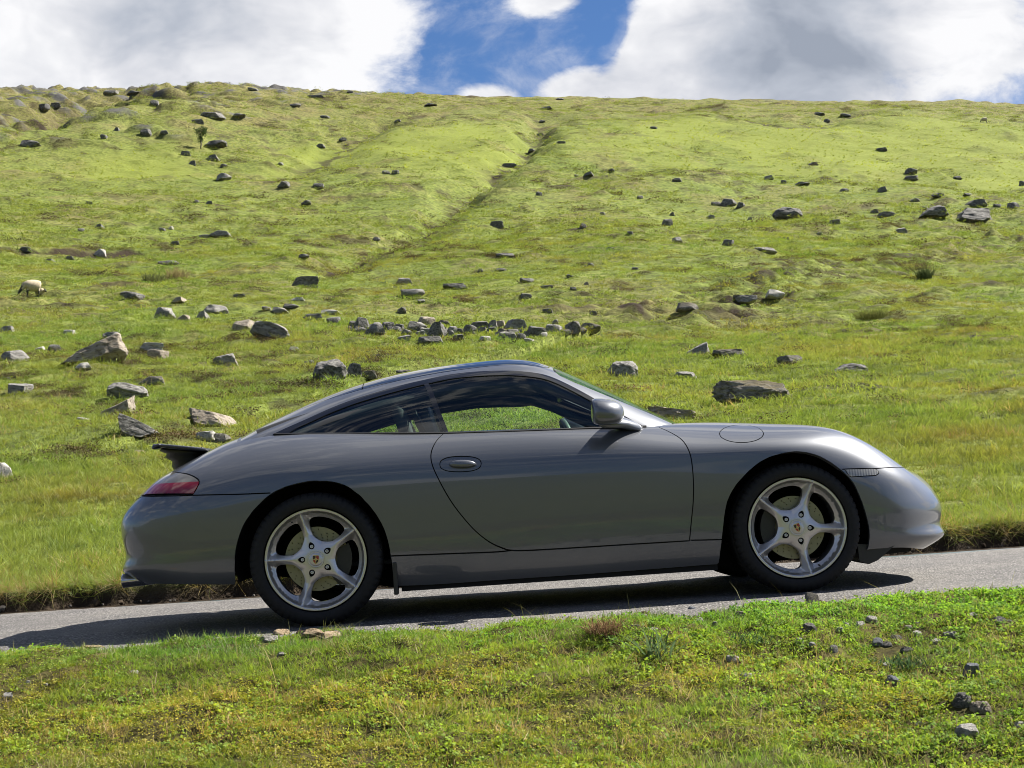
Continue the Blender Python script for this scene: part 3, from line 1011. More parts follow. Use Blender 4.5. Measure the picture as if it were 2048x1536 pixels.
def build_body():
    S = Surf(BODY, True)
    S.vmax = S.cr(0, 7.2)[1]
    S.find([(1000, 1000)])
    st = 0.012
    arch_r = [(457, 1215), (467, 1171), (471, 1101), (490, 1045), (527, 1000), (564, 976), (620, 962), (675, 965), (712, 984), (749, 1023), (772, 1067), (783, 1119), (785, 1150), (787, 1190)]
    arch_f = [(1440, 1150), (1442, 1124), (1446, 1065), (1453, 1008), (1470, 972), (1494, 945), (1524, 921), (1554, 909), (1584, 903), (1614, 904), (1644, 913), (1668, 927), (1688, 942), (1710, 966), (1727, 1002), (1739, 1038), (1745, 1068), (1744, 1120)]
    # arches are cut as smooth curves in the side view
    def arch(c, px):
        L = np.array([car_loc(x, y, -.86) for x, y in px])[:, [0, 2]]
        # chart from side view: find by matching x,z on the surface
        uu, vv = np.meshgrid(np.linspace(S.U[2], S.U[14], 900), np.linspace(0, S.V[7], 200), indexing='ij')
        if not hasattr(S, 'xz'):
            p, _n = S.ev(uu.ravel(), vv.ravel())
            S.xz = (uu.ravel(), vv.ravel(), p[:, [0, 2]])
        L = curve2(L, .006)
        out = []
        for q in L:
            i = np.argmin(((S.xz[2] - q) ** 2).sum(1))
            out.append((S.xz[0][i], S.xz[1][i]))
        out = np.array(out)
        for _ in range(6):
            out[1:-1] = (out[:-2] + 2 * out[1:-1] + out[2:]) / 4
        return out
    A1, A2 = arch(0, arch_r), arch(1, arch_f)
    for A in (A1, A2):
        A[0, 1] = A[-1, 1] = 0.0
    A1, A2 = resample(A1, st), resample(A2, st)

    door = S.find([(886, 868.5), (870, 886), (862, 908), (865, 931), (878, 960), (898, 996), (924, 1032), (950, 1061), (976, 1082), (1002, 1095), (1028, 1101), (1093, 1099), (1240, 1090), (1379, 1081.5),
                   (1386, 1009), (1387, 967), (1384, 928), (1378, 902), (1363, 879), (1337, 863), (1318, 855)])
    vtop = S.cr(0, 7.12)[1]
    dcurve = np.concatenate([curve2(door[:13], st), curve2(door[12:14], st)[1:], curve2(door[13:], st)[1:]])
    dpoly = np.concatenate([[[dcurve[0, 0], vtop]], dcurve, [[dcurve[-1, 0], vtop]]])
    seam_w = 0.0052
    sill1 = curve2(S.find([(782, 1112), (830, 1110), (910, 1107), (990, 1104), (1022, 1101.0)]), st)
    sill2 = curve2(S.find([(1381, 1080.5), (1410, 1080), (1444, 1079)]), st)
    f_seam = S.find([(1684, 938.5), (1720, 937), (1765, 936), (1812, 934.5)])
    fu, fv = f_seam[-1]
    f_seam = np.concatenate([curve2(f_seam, st), resample([(fu, fv), S.cr(14.4, 6.9), S.cr(15.3, 7.3), S.cr(16, 7.45)], st)[1:]])
    r_seam = S.find([(541, 986), (480, 988.5), (430, 989.5), (386, 990.5), (340, 992), (284, 993.5)])
    ru, rv = r_seam[-1]
    r_seam = np.concatenate([curve2(r_seam, st), resample([(ru, rv), S.cr(1.2, 5.35), S.cr(0, 5.35)], st)[1:]])
    # bonnet edge and engine lid edge
    bon = np.array([S.cr(*c) for c in ((9.72, 7.35), (10.4, 7.38), (11.2, 7.42), (12.2, 7.5), (13, 7.62), (13.6, 7.75), (14.2, 7.72), (14.6, 7.25))])
    bon = curve2(bon, st)
    lid = curve2(np.array([S.cr(*c) for c in ((1.05, 6.9), (1.6, 7.35), (2.2, 7.5), (3.0, 7.62), (3.7, 7.72), (4.25, 7.8))]), st)
    tail = curve2(S.find([(283, 991.0), (292, 976), (307, 958), (331, 945), (355, 945), (378, 949), (394, 957), (398.5, 965), (393, 977), (386.5, 988)]), st)
    tail[:, 0] = np.maximum(tail[:, 0], S.cr(1.0, 0)[0])
    tsplit = resample(S.find([(296, 969), (330, 966.5), (360, 965), (397, 963)]), st)
    tsplit = np.concatenate([[tsplit[0] + (tsplit[0] - tsplit[1]) * 6], tsplit, [tsplit[-1] + (tsplit[-1] - tsplit[-2]) * 1.0]])
    ind = resample(S.find([(1689, 938.5), (1720, 938), (1752, 938), (1757.5, 942), (1757.5, 947), (1752, 951), (1720, 953), (1700, 954)]), st, True)
    fuel_c = S.find([(1483, 867)])[0]
    ell = S.find([(1483 + 44 * math.cos(a), 867.5 + 17.8 * math.sin(a)) for a in np.linspace(0, 2 * math.pi, 28, endpoint=False)])
    fuel = resample(ell, st * .8, True)
    hand = resample(S.find([(921 + 41.5 * math.copysign(abs(math.cos(a)) ** .8, math.cos(a)), 928 + 15.5 * math.copysign(abs(math.sin(a)) ** .8, math.sin(a)) - .02 * 41 * math.cos(a)) for a in np.linspace(0, 2 * math.pi, 28, endpoint=False)]), st * .6, True)
    head = curve2(np.array([S.cr(*c) for c in ((12.75, 7.12), (13.2, 7.0), (13.7, 6.95), (14.15, 6.95), (14.3, 7.2), (14.1, 7.5), (13.6, 7.55), (13.0, 7.4))]), st, True)
    cut_u0, cut_u1, cut_v = S.cr(4.05, 0)[0], S.cr(9.62, 0)[0], S.cr(0, 7.12)[1]
    cut = np.array([(cut_u0, S.V[-1] + .01), (cut_u0, cut_v), (cut_u1, cut_v), (cut_u1, S.V[-1] + .01)])
    cutl = resample(cut, .02)

    seams = [(dcurve, False), (sill1, False), (sill2, False), (f_seam, False), (r_seam, False), (bon, False), (lid, False)]
    loops = [(tail, .006), (ind, .004), (fuel, .004), (hand, .004), (head, .006)]
    lines, bands = [(A1, False), (A2, False), (cutl, False), (tsplit, False)], []
    for pl, c in seams:
        a, b = band(pl, seam_w)
        lines += [(a, False), (b, False)]
        bands.append(np.concatenate([a, b[::-1]]))
    for pl, wd in loops:
        a, b = band(pl, wd, True)
        lines += [(a, True), (b, True)]
        bands.append(np.concatenate([a, a[:1], b[:1], b[::-1]]))
    vo, tri, cen = tessellate(S, 0.022, lines, (0, S.U[-1], 0, S.V[-1]))
    drop = np.zeros(len(tri), bool)
    for poly in (np.concatenate([A1, [[A1[-1, 0], -.1], [A1[0, 0], -.1]]]), np.concatenate([A2, [[A2[-1, 0], -.1], [A2[0, 0], -.1]]]), cut):
        drop |= inside(poly, cen)
    for i, bpoly in enumerate(bands):
        drop |= inside(bpoly, cen)
    left = ~drop

    def take(poly):
        nonlocal left
        k = left & inside(poly, cen)
        left = left & ~k
        return tri[k]
    T = {}
    T['tail'], T['ind'], T['fuel'], T['hand'], T['head'] = take(tail), take(ind), take(fuel), take(hand), take(head)
    T['door'] = take(dpoly)
    umid, urear = S.cr(7.5, 0)[0], S.cr(3.0, 0)[0]
    um = A1[:, 0].mean(); uf = A2[:, 0].mean()
    big = 10.0
    fs = np.concatenate([[(f_seam[0, 0] - .02, -big)], [(f_seam[0, 0] - .02, f_seam[0, 1])], f_seam, [(big, f_seam[-1, 1]), (big, -big)]])
    T['front_bumper'] = take(fs)
    rs = np.concatenate([[(r_seam[0, 0] + .02, -big)], [(r_seam[0, 0] + .02, r_seam[0, 1])], r_seam, [(-big, r_seam[-1, 1]), (-big, -big)]])
    T['rear_bumper'] = take(rs)
    sl = np.concatenate([[(A1[-1, 0], -big), (A1[-1, 0] - .03, sill1[0, 1])], sill1, dcurve[np.argmin(abs(dcurve[:, 0] - sill1[-1, 0])) + 1:len(dcurve)], ])
    # sill: everything under the door bottom line between the arches
    dbot = dcurve[(dcurve[:, 0] > sill1[-1, 0]) & (dcurve[:, 0] < sill2[0, 0]) & (dcurve[:, 1] < S.cr(0, 2.4)[1])]
    sl = np.concatenate([[(A1[-1, 0] - .05, -big), (A1[-1, 0] - .05, sill1[0, 1])], sill1, dbot, sill2, [(A2[0, 0] + .05, sill2[-1, 1]), (A2[0, 0] + .05, -big)]])
    T['sill'] = take(sl)
    bp = np.concatenate([[(bon[0, 0], big)], bon, [(bon[-1, 0] + .02, bon[-1, 1]), (big, bon[-1, 1]), (big, big)]])
    T['bonnet'] = take(bp)
    lp = np.concatenate([[(-big, big), (-big, lid[0, 1])], lid, [(lid[-1, 0], big)]])
    T['engine_lid'] = take(lp)
    k = left & (cen[:, 0] > umid); T['front_wing'] = tri[k]; left = left & ~k
    T['rear_quarter'] = tri[left]
    for nm in ('front_bumper', 'rear_bumper', 'bonnet', 'engine_lid'):
        put_obj(nm, panel_mesh(nm, S, vo, T[nm], paint_m, both=True), car)
    D = side_parts('door', S, vo, T['door'], paint_m)
    W = side_parts('front_wing', S, vo, T['front_wing'], paint_m, flange=.03)
    Q = side_parts('rear_quarter_panel', S, vo, T['rear_quarter'], paint_m, flange=.03)
    side_parts('side_sill', S, vo, T['sill'], paint_m, flange=.03)
    put_obj('fuel_flap', panel_mesh('fuel_flap', S, vo, T['fuel'], paint_m, off=.0006), W[0])
    # plain panel where the far wing has no flap
    put_obj('wing_skin', panel_mesh('wing_skin', S, vo, T['fuel'], paint_m, mirror=True), W[1])
    side_parts('handle_plate', S, vo, T['hand'], paint_m, parents=(D[0], D[1]), off=-.002)
    side_parts('indicator_lamp', S, vo, T['ind'], amber_lens_m, off=.001)
    side_parts('headlamp', S, vo, T['head'], lens_m)
    # tail lamp: red lower part, smoked upper part
    tcc = vo[T['tail']].mean(1)
    o_ = np.argsort(tsplit[:, 0])
    low = tcc[:, 1] < np.interp(tcc[:, 0], tsplit[o_, 0], tsplit[o_, 1])
    tl = side_parts('tail_lamp', S, vo, T['tail'][~low], smoke_lens_m, flange=.012)
    side_parts('red_lens', S, vo, T['tail'][low], red_lens_m, parents=tl, flange=.012)
    # dark shell behind the gaps
    uu, vv = np.meshgrid(np.linspace(0, S.U[-1], 150), np.linspace(0, S.V[-1], 46), indexing='ij')
    p, n = S.ev(uu.ravel(), vv.ravel())
    n = n * S.sgn
    p = p - n * .02
    p[:, 1] = np.minimum(p[:, 1], 0)
    f = grid_faces(150, 46)
    c = np.stack([uu.ravel(), vv.ravel()], 1)[f].mean(1)
    bad = np.zeros(len(f), bool)
    for A in (A1, A2):
        m = A.mean(0)
        G = A + (A - np.array([m[0], 0])) * .05
        bad |= inside(np.concatenate([G, [[G[-1, 0], -.1], [G[0, 0], -.1]]]), c)
    bad |= inside(cut + np.array([[-.03, 0], [-.03, -.01], [.03, -.01], [.03, 0]]), c)
    f = f[~bad]
    V = np.concatenate([p, p * (1, -1, 1)])
    put_obj('inner_shell', mesh_np('inner_shell', V, np.concatenate([f, f[:, ::-1] + len(p)]), under_m), car)
    return S, D


BODY_S, DOORS = build_body()


def build_green():
    S = Surf(GREEN, False)
    S.find([(1000, 800)])
    st = .012
    dlo = S.find([(546, 868.5), (575, 855), (600, 844), (650, 821.5), (700, 801.5), (750, 785.5), (800, 771.5), (850, 759.5), (900, 749), (950, 743.5), (1000, 741.5), (1050, 743.5), (1100, 753), (1150, 776), (1200, 804), (1250, 832.5), (1290, 854)])
    dl = curve2(dlo, st)
    vb = .012
    dpoly = np.concatenate([dl, [(dl[-1, 0], vb), (dl[0, 0], vb)]])
    dl = np.concatenate([[(dl[0, 0], vb)], dl, [(dl[-1, 0], vb)]])
    gq = S.find([(578, 866), (600, 853.5), (650, 831), (700, 811), (750, 795), (800, 781), (848, 769), (865, 810), (888, 865), (740, 868)])
    quarter = np.concatenate([curve2(gq[:7], st), resample(gq[6:9], st)[1:-1], resample(gq[[8, 9, 0]], st)[:-1]])
    gd = S.find([(857, 767), (900, 758), (950, 752.5), (1000, 750.5), (1050, 752.5), (1098, 761), (1148, 784), (1198, 812), (1240, 836), (1268, 852), (1180, 857), (1000, 864), (898, 867), (880, 822)])
    dglass = np.concatenate([curve2(gd[:10], st), resample(gd[[9, 10, 11, 12]], st)[1:-1], resample(gd[[12, 13, 0]], st)[:-1]])
    # windscreen, roof glass, sunroof opening, rear screen (column, row)
    ws = [S.cr(*c) for c in ((6.62, 6.0), (6.58, 5), (6.5, 4.2), (6.55, 3.75), (6.75, 3.45), (7.2, 3.32), (8, 3.28), (9, 3.28), (9.9, 3.3), (10.2, 3.4), (10.2, 6.0))]
    ws = resample(ws, st)
    op = resample([S.cr(*c) for c in ((4.72, 6.0), (4.72, 5.3), (4.76, 5.05), (4.9, 4.95), (5.9, 4.95), (6.05, 5.05), (6.1, 5.25), (6.12, 6.0))], st)
    rg = resample([S.cr(*c) for c in ((1.12, 6.0), (1.12, 4.4), (1.25, 4.0), (1.6, 3.85), (2.5, 3.78), (4.0, 3.72), (5.8, 3.72), (6.2, 3.78), (6.38, 4.05), (6.42, 6.0))], st)
    hatch = resample([S.cr(3.5, 6.0), S.cr(3.5, 3.78)], st)
    lines, bands = [(dl, False), (op, False)], []
    for pl, wd, c in ((ws, .006, False), (rg, .005, False), (hatch, .005, False)):
        a, b = band(pl, wd)
        lines += [(a, c), (b, c)]
        bands.append(np.concatenate([a, b[::-1]]))
    lines += [(quarter, True), (dglass, True)]
    vo, tri, cen = tessellate(S, 0.02, lines, (0, S.U[-1], 0, S.V[-1]))
    top = S.V[-1] + .01
    left = np.ones(len(tri), bool)
    for b in bands:
        left &= ~inside(b, cen)

    def take(poly):
        nonlocal left
        k = left & inside(poly, cen)
        left = left & ~k
        return tri[k]
    lift = lambda pl: np.concatenate([[(pl[0, 0], top)], pl, [(pl[-1, 0], top)]])
    take(lift(op))
    tq, td = take(quarter), take(dglass)
    ttrim = take(dpoly)
    tws = take(lift(ws))
    trg = take(lift(rg))
    rc = S.cr(3.5, 0)[0]
    cu = vo[trg].mean(1)[:, 0]
    put_obj('rear_screen', panel_mesh('rear_screen', S, vo, trg[cu < rc], roof_glass_m, both=True, flange=.006), car)
    put_obj('roof_glass', panel_mesh('roof_glass', S, vo, trg[cu >= rc], roof_glass_m, both=True, flange=.02), car)
    put_obj('windscreen', panel_mesh('windscreen', S, vo, tws, screen_glass_m, both=True, flange=.004), car)
    put_obj('roof_frame', panel_mesh('roof_frame', S, vo, tri[left], paint_m, both=True, flange=.01), car)
    Q = side_parts('quarter_window', S, vo, tq, dark_glass_m, flange=.003, off=-.003)
    G = side_parts('door_window', S, vo, td, door_glass_m, parents=(DOORS[0], DOORS[1]), flange=.003, off=-.003)
    side_parts('window_trim', S, vo, ttrim, gloss_black_m, flange=.014, off=.001)
    # dark lining behind the painted frame (roof rails, pillars) and the header round the opening
    k = left.copy()
    V = vo[tri[k]]
    side_parts('headlining', S, vo, tri[k], trim_m, flange=0, off=-.026)
    side_parts('pillar_lining', S, vo, ttrim, trim_m, flange=0, off=-.022)
    # wider lining below the rails and round the opening so that the roof has its real thickness
    inner = np.concatenate([tri[k], trg[cu >= S.cr(3.2, 0)[0]]])
    side_parts('roof_lining', S, vo, trg[cu >= rc], trim_m, flange=0, off=-.02)
    return S


GREEN_S = build_green()


def ribbon(name, pts, r, mat, parent, seg=6):
    """round cord along 3D points"""
    P = np.asarray(pts, float)
    T = np.gradient(P, axis=0)
    T /= np.linalg.norm(T, axis=1, keepdims=True) + 1e-12
    ref = np.array([0.13, 0.2, 0.97])
    A = np.cross(T, ref); A /= np.linalg.norm(A, axis=1, keepdims=True) + 1e-12
    B = np.cross(T, A)
    th = np.linspace(0, 2 * math.pi, seg, endpoint=False)
    rr = r if hasattr(r, '__len__') else np.full(len(P), r)
    V = P[:, None] + rr[:, None, None] * (np.cos(th)[None, :, None] * A[:, None] + np.sin(th)[None, :, None] * B[:, None])
    V = np.concatenate([V, V[:, :1]], 1)
    me = mesh_np(name, V.reshape(-1, 3), grid_faces(len(P), seg + 1), mat)
    return put_obj(name, me, parent)


def blob_mesh(name, rings, mat, seg=28):
    """rings: list of (centre, radius_a vec, radius_b vec, power)"""
    th = np.linspace(0, 2 * math.pi, seg, endpoint=False)
    V = []
    for c, a, b, p in rings:
        ct, stt = np.cos(th), np.sin(th)
        ct, stt = np.sign(ct) * abs(ct) ** p, np.sign(stt) * abs(stt) ** p
        V.append(np.asarray(c) + ct[:, None] * np.asarray(a) + stt[:, None] * np.asarray(b))
    V = np.array(V)
    n = len(V)
    F = grid_faces(n, seg).tolist()
    F += [(i * seg + seg - 1, (i + 1) * seg + seg - 1, (i + 1) * seg, i * seg) for i in range(n - 1)]
    F += [tuple(range(seg - 1, -1, -1)), tuple((n - 1) * seg + k for k in range(seg))]
    return bm_mesh(name, lambda bm: _py(bm, V.reshape(-1, 3), F), mat, True)


# ---- wheels
def rim_height(x, y):
    r = np.hypot(x, y) + 1e-9
    a = np.arctan2(y, x)
    ph = (a + math.radians(36)) % math.radians(72) - math.radians(36)
    tt = np.abs(r * np.sin(ph))
    ridge = np.interp(r, [0, .045, .08, .12, .16, .20, .225, .236, .25], [-.012, -.013, -.019, -.023, -.0185, -.010, -.0045, -.0015, -.0015])
    k = np.interp(r, [0, .05, .09, .13, .20, .25], [0, .05, .40, .95, 1.5, 1.5])
    e = np.interp(r, [0, .08, .12, .17, .25], [.05, .03, .010, .0022, .001])
    spoke = ridge - k * (np.sqrt(tt * tt + e * e) - e)
    base = np.interp(r, [0, .19, .205, .222, .2285, .232, .25], [-.2, -.060, -.050, -.034, -.012, -.001, -.001])
    d = spoke - base
    return np.where(d > 0, spoke, base) + .0025 * np.exp(-(d / .006) ** 2)


def hole_outline():
    rs = np.array([.0905, .093, .097, .102, .11, .12, .15, .18, .19, .197, .202, .2045])
    wd = np.array([.0905 * math.sin(math.radians(36)) - .001, .044, .037, .031, .0255, .0218, .0205, .0245, .029, .036, .048, .066])
    al = math.radians(36) - np.arcsin(np.clip(wd / rs, 0, .99))
    al[0] = 0.0
    half = np.stack([rs * np.cos(al), rs * np.sin(al)], 1)
    arc = np.linspace(al[-1], -al[-1], 14)[1:-1]
    outer = np.stack([.2055 * np.cos(arc), .2055 * np.sin(arc)], 1)
    pl = np.concatenate([half, outer, half[::-1][:-1] * (1, -1)])
    return curve2(pl, .005, True)


def rot2(p, a):
    c, s = math.cos(a), math.sin(a)
    return np.asarray(p) @ np.array([[c, s], [-s, c]])


def build_rim():
    lines, holes, pockets = [], [], []
    h0 = hole_outline()
    pa = np.linspace(0, 2 * math.pi, 20, endpoint=False)
    pk = np.stack([.066 + np.where(np.cos(pa) > 0, .021, .0145) * np.cos(pa), .0145 * np.sin(pa) * np.where(np.cos(pa) > 0, 1 - .35 * np.cos(pa) ** 2, 1)], 1)
    for k in range(5):
        holes.append(rot2(h0, math.radians(36 + 72 * k)))
        pockets.append(rot2(pk, math.radians(72 * k)))
    ring = np.linspace(0, 2 * math.pi, 180, endpoint=False)
    lines = [(h, True) for h in holes] + [(h, True) for h in pockets]
    for rr in (.2285, .232):
        lines.append((np.stack([rr * np.cos(ring), rr * np.sin(ring)], 1), True))
    outer = np.stack([.244 * np.cos(ring), .244 * np.sin(ring)], 1)
    for k in range(5):     # spoke ridges are mesh edges
        a = math.radians(72 * k)
        lines.append((np.stack([np.linspace(.10, .226, 28) * math.cos(a), np.linspace(.10, .226, 28) * math.sin(a)], 1), False))
    cp, ce = [], []
    for pl, c in lines + [(outer, True)]:
        s = len(cp); cp += pl.tolist(); n = len(pl)
        ce += [(s + i, s + (i + 1) % n) for i in range(n if c else n - 1)]
    C = np.array(cp)
    g = np.arange(-.244, .244, .0062)
    G = np.stack(np.meshgrid(g, g, indexing='ij'), -1)
    G[:, ::2, 0] += .0031
    G = G.reshape(-1, 2)
    G = G[np.hypot(G[:, 0], G[:, 1]) < .241]
    d = np.sqrt(((G[:, None] - C[None]) ** 2).sum(2)).min(1)
    allp = np.concatenate([C, G[d > .0028]])
    vo, _e, fo, *_ = delaunay_2d_cdt([Vector(p) for p in allp.tolist()], ce, [], 0, 1e-7)
    vo = np.array([tuple(p) for p in vo]); tri = np.array([f for f in fo if len(f) == 3])
    cen = vo[tri].mean(1)
    ok = np.hypot(cen[:, 0], cen[:, 1]) < .2445
    for h in holes + pockets:
        ok &= ~inside(h, cen)
    tri = tri[ok]
    idx, inv = np.unique(tri, return_inverse=True)
    tri = inv.reshape(-1, 3); q = vo[idx]
    h = rim_height(q[:, 0], q[:, 1])
    V = np.stack([q[:, 0], -h, q[:, 1]], 1)
    fn = np.cross(V[tri[:, 1]] - V[tri[:, 0]], V[tri[:, 2]] - V[tri[:, 0]])
    fl = fn[:, 1] > 0
    tri[fl] = tri[fl][:, ::-1]
    ee = 7e-4
    gx = (rim_height(q[:, 0] + ee, q[:, 1]) - rim_height(q[:, 0] - ee, q[:, 1])) / (2 * ee)
    gy = (rim_height(q[:, 0], q[:, 1] + ee) - rim_height(q[:, 0], q[:, 1] - ee)) / (2 * ee)
    N = np.stack([-gx, -np.ones_like(gx), -gy], 1)
    N /= np.linalg.norm(N, axis=1, keepdims=True)
    # edges of the windows and bolt pockets go back
    e = np.concatenate([tri[:, [0, 1]], tri[:, [1, 2]], tri[:, [2, 0]]])
    es = np.sort(e, 1)
    key = es[:, 0].astype(np.int64) * (len(V) + 1) + es[:, 1]
    _k, first, c = np.unique(key, return_index=True, return_counts=True)
    be = e[first[c == 1]]
    a, b = V[be[:, 0]], V[be[:, 1]]
    dp = np.where(np.hypot(a[:, 0], a[:, 2]) < .088, .016, .035)[:, None] * np.array([[0, 1, 0]])
    a2, b2 = a + dp, b + dp
    qv = np.stack([a, b, b2, a2], 1).reshape(-1, 3)
    nf = np.cross(a2 - a, b - a); nf /= np.linalg.norm(nf, axis=1, keepdims=True) + 1e-12
    m = np.arange(len(be)) * 4 + len(V)
    Fc = np.concatenate([tri, np.stack([m, m + 2, m + 1], 1), np.stack([m, m + 3, m + 2], 1)])
    Vv, Nn = np.concatenate([V, qv]), np.concatenate([N, np.repeat(nf, 4, 0)])
    # barrel and rolled lip
    prof = [(.244, .0015), (.2475, -.001), (.2485, -.006), (.2475, -.012), (.242, -.02), (.235, -.03), (.222, -.045), (.216, -.08), (.214, -.19), (.23, -.20)]
    th = np.linspace(0, 2 * math.pi, 120, endpoint=False)
    R_, H_ = np.array(prof).T
    bv = np.stack([np.cos(th)[:, None] * R_, np.broadcast_to(-H_, (120, len(R_))), np.sin(th)[:, None] * R_], -1).reshape(-1, 3)
    bf = grid_faces(120, len(R_), True)
    bf = np.concatenate([bf[:, [0, 1, 2]], bf[:, [0, 2, 3]]]) + len(Vv)
    rad = bv * (1, 0, 1); rad /= np.linalg.norm(rad, axis=1, keepdims=True)
    bn = np.tile(np.array([[0, -1, 0]] * 1), (len(bv), 1)) * .0
    lip = (bv[:, 1] < .015)[:, None]
    bn = np.where(lip, rad * .7 + np.array([0, -.7, 0]), -rad)
    return mesh_np('wheel', np.concatenate([Vv, bv]), np.concatenate([Fc, bf]), alloy_m, np.concatenate([Nn, bn]))


def build_tyre(R_, width):
    hw = width / 2
    ring = [(.2465, -.012), (.252, .006), (.262, .0105), (R_ - .045, .014), (R_ - .028, .011), (R_ - .016, .004), (R_ - .008, -.006), (R_ - .003, -.018),
            (R_ - .0015, -.030), (R_ - .0100, -.032), (R_ - .0100, -.040), (R_, -.042)]
    full = ring + [(r, -2 * hw - h) for r, h in ring[::-1]]
    n = 336
    th = np.linspace(0, 2 * math.pi, n, endpoint=False)
    p = np.array(full)
    Rr = np.tile(p[:, 0], (n, 1))
    gro = (np.arange(n) % 6 == 0)
    for k in list(range(5, 9)) + list(range(len(full) - 9, len(full) - 5)):
        Rr[gro, k] -= .0065
    # fine raised ring on the sidewall
    V = np.stack([np.cos(th)[:, None] * Rr, np.broadcast_to(-p[:, 1], Rr.shape), np.sin(th)[:, None] * Rr], -1)
    me = mesh_np('tyre', V.reshape(-1, 3), grid_faces(n, len(full), True), rubber_m)
    return me


disc_m, t = new_mat('drilled_disc')
_b = t.n('ShaderNodeBsdfPrincipled', {'Base Color': (0.26, 0.245, 0.16, 1), 'Metallic': 0.55, 'Roughness': 0.42})
t.n('ShaderNodeOutputMaterial', {'Surface': _b.outputs[0]})


def disc_mesh():
    """brake disc with drilled holes"""
    ring = lambda r, n: np.stack([r * np.cos(np.linspace(0, 2 * math.pi, n, endpoint=False)), r * np.sin(np.linspace(0, 2 * math.pi, n, endpoint=False))], 1)
    lines = [(ring(.155, 90), True), (ring(.092, 60), True)]
    holes = []
    for k in range(24):
        for j, rr in enumerate((.104, .117, .130, .143)):
            a = 2 * math.pi * (k + .25 * j) / 24
            if (k + j) % 4 == 3:
                continue
            holes.append(ring(.0033, 6) + (rr * math.cos(a), rr * math.sin(a)))
    cp, ce = [], []
    for pl, c in lines + [(h, True) for h in holes]:
        s = len(cp); cp += pl.tolist(); n = len(pl)
        ce += [(s + i, s + (i + 1) % n) for i in range(n)]
    vo, _e, fo, *_ = delaunay_2d_cdt([Vector(p) for p in cp], ce, [], 0, 1e-7)
    vo = np.array([tuple(p) for p in vo]); tri = np.array([f for f in fo if len(f) == 3])
    cen = vo[tri].mean(1); r = np.hypot(cen[:, 0], cen[:, 1])
    ok = (r < .1549) & (r > .0921)
    for h in holes:
        ok &= ~inside(h, cen)
    tri = tri[ok]
    V = np.stack([vo[:, 0], vo[:, 0] * 0, vo[:, 1]], 1)
    fn = np.cross(V[tri[:, 1]] - V[tri[:, 0]], V[tri[:, 2]] - V[tri[:, 0]])
    fl = fn[:, 1] > 0
    tri[fl] = tri[fl][:, ::-1]
    # rim of the disc and bell
    th = np.linspace(0, 2 * math.pi, 60, endpoint=False)
    prof = np.array([(.155, 0), (.155, -.024), (.09, -.024)]); prof2 = np.array([(.092, 0), (.09, -.01), (.085, .03), (.03, .034)])
    Vs, Fs, off = [V], [tri], len(V)
    for pr in (prof, prof2):
        v = np.stack([np.cos(th)[:, None] * pr[:, 0], np.broadcast_to(-pr[:, 1], (60, len(pr))), np.sin(th)[:, None] * pr[:, 0]], -1).reshape(-1, 3)
        f = grid_faces(60, len(pr), True)
        Vs.append(v); Fs.append(np.concatenate([f[:, [0, 1, 2]], f[:, [0, 2, 3]]]) + off); off += len(v)
    return mesh_np('brake_disc', np.concatenate(Vs), np.concatenate(Fs), disc_m, smooth_shade=False)


def prism_xz(name, outline, y0, y1, mat):
    """flat plate with an outline in x,z between two y planes"""
    o = np.asarray(outline, float)
    n = len(o)
    V = np.concatenate([np.column_stack([o[:, 0], np.full(n, y0), o[:, 1]]), np.column_stack([o[:, 0], np.full(n, y1), o[:, 1]])])
    F = [tuple(range(n)), tuple(range(2 * n - 1, n - 1, -1))] + [(i, (i + 1) % n, n + (i + 1) % n, n + i) for i in range(n)]
    return bm_mesh(name, lambda bm: _py(bm, V, F), mat)


def _py(bm, V, F):
    vs = [bm.verts.new(v) for v in np.asarray(V).tolist()]
    for f in F:
        bm.faces.new([vs[i] for i in f])


RIM = build_rim()
DISC = disc_mesh()
TYRE_R, TYRE_F = build_tyre(.3215, .262), build_tyre(.3185, .225)
CAP = revolve('centre_cap', [(.040, -.020), (.040, -.0115), (.0385, -.0095), (.034, -.0092), (.033, -.0102), (.032, -.0085), (.018, -.0050), (.0001, -.0045)], 40, cap_m)
BOLT = revolve('wheel_bolt', [(.0085, -.034), (.0085, -.020), (.007, -.0185), (.0045, -.0185), (.0042, -.026), (.0001, -.026)], 12, steel_m)
POCKET = revolve('bolt_pocket', [(.030, -.0345), (.0001, -.0345)], 20, under_m)
VALVE = revolve('valve', [(.004, -.005), (.004, .02), (.0001, .022)], 8, black_m)
sh = [(1.45 * a_, 1.45 * b_) for a_, b_ in [(-.0105, .013), (-.004, .0145), (0, .0135), (.004, .0145), (.0105, .013), (.0105, .002), (.0085, -.007), (.005, -.012), (0, -.0155), (-.005, -.012), (-.0085, -.007), (-.0105, .002)]]
CREST = prism_xz('crest', sh, .0025, .0012, gold_m)
q1 = [(1.45 * a_, 1.45 * b_) for a_, b_ in [(-.0093, .0115), (-.001, .0115), (-.001, .001), (-.0093, .001)]]
q2 = [(1.45 * a_, 1.45 * b_) for a_, b_ in [(.001, -.001), (.0088, -.001), (.007, -.0075), (.001, -.0125)]]
ins = [(1.45 * a_, 1.45 * b_) for a_, b_ in [(-.0035, .005), (0, .006), (.0035, .005), (.0035, -.002), (0, -.0065), (-.0035, -.002)]]
CREST_Q = [prism_xz('crest_field', q, .0016, .0006, m) for q, m in ((q1, crest_dark_m), (q2, crest_dark_m), ([(x, z) for x, z in reversed([(-a, b) for a, b in q1])], crest_red_m), ([(-a, b) for a, b in q2], crest_red_m), )]
CREST_I = prism_xz('crest_shield', ins, .0010, .0001, gold_m)
arc = lambda r, a0, a1, n: [(r * math.cos(a), r * math.sin(a)) for a in np.linspace(math.radians(a0), math.radians(a1), n)]
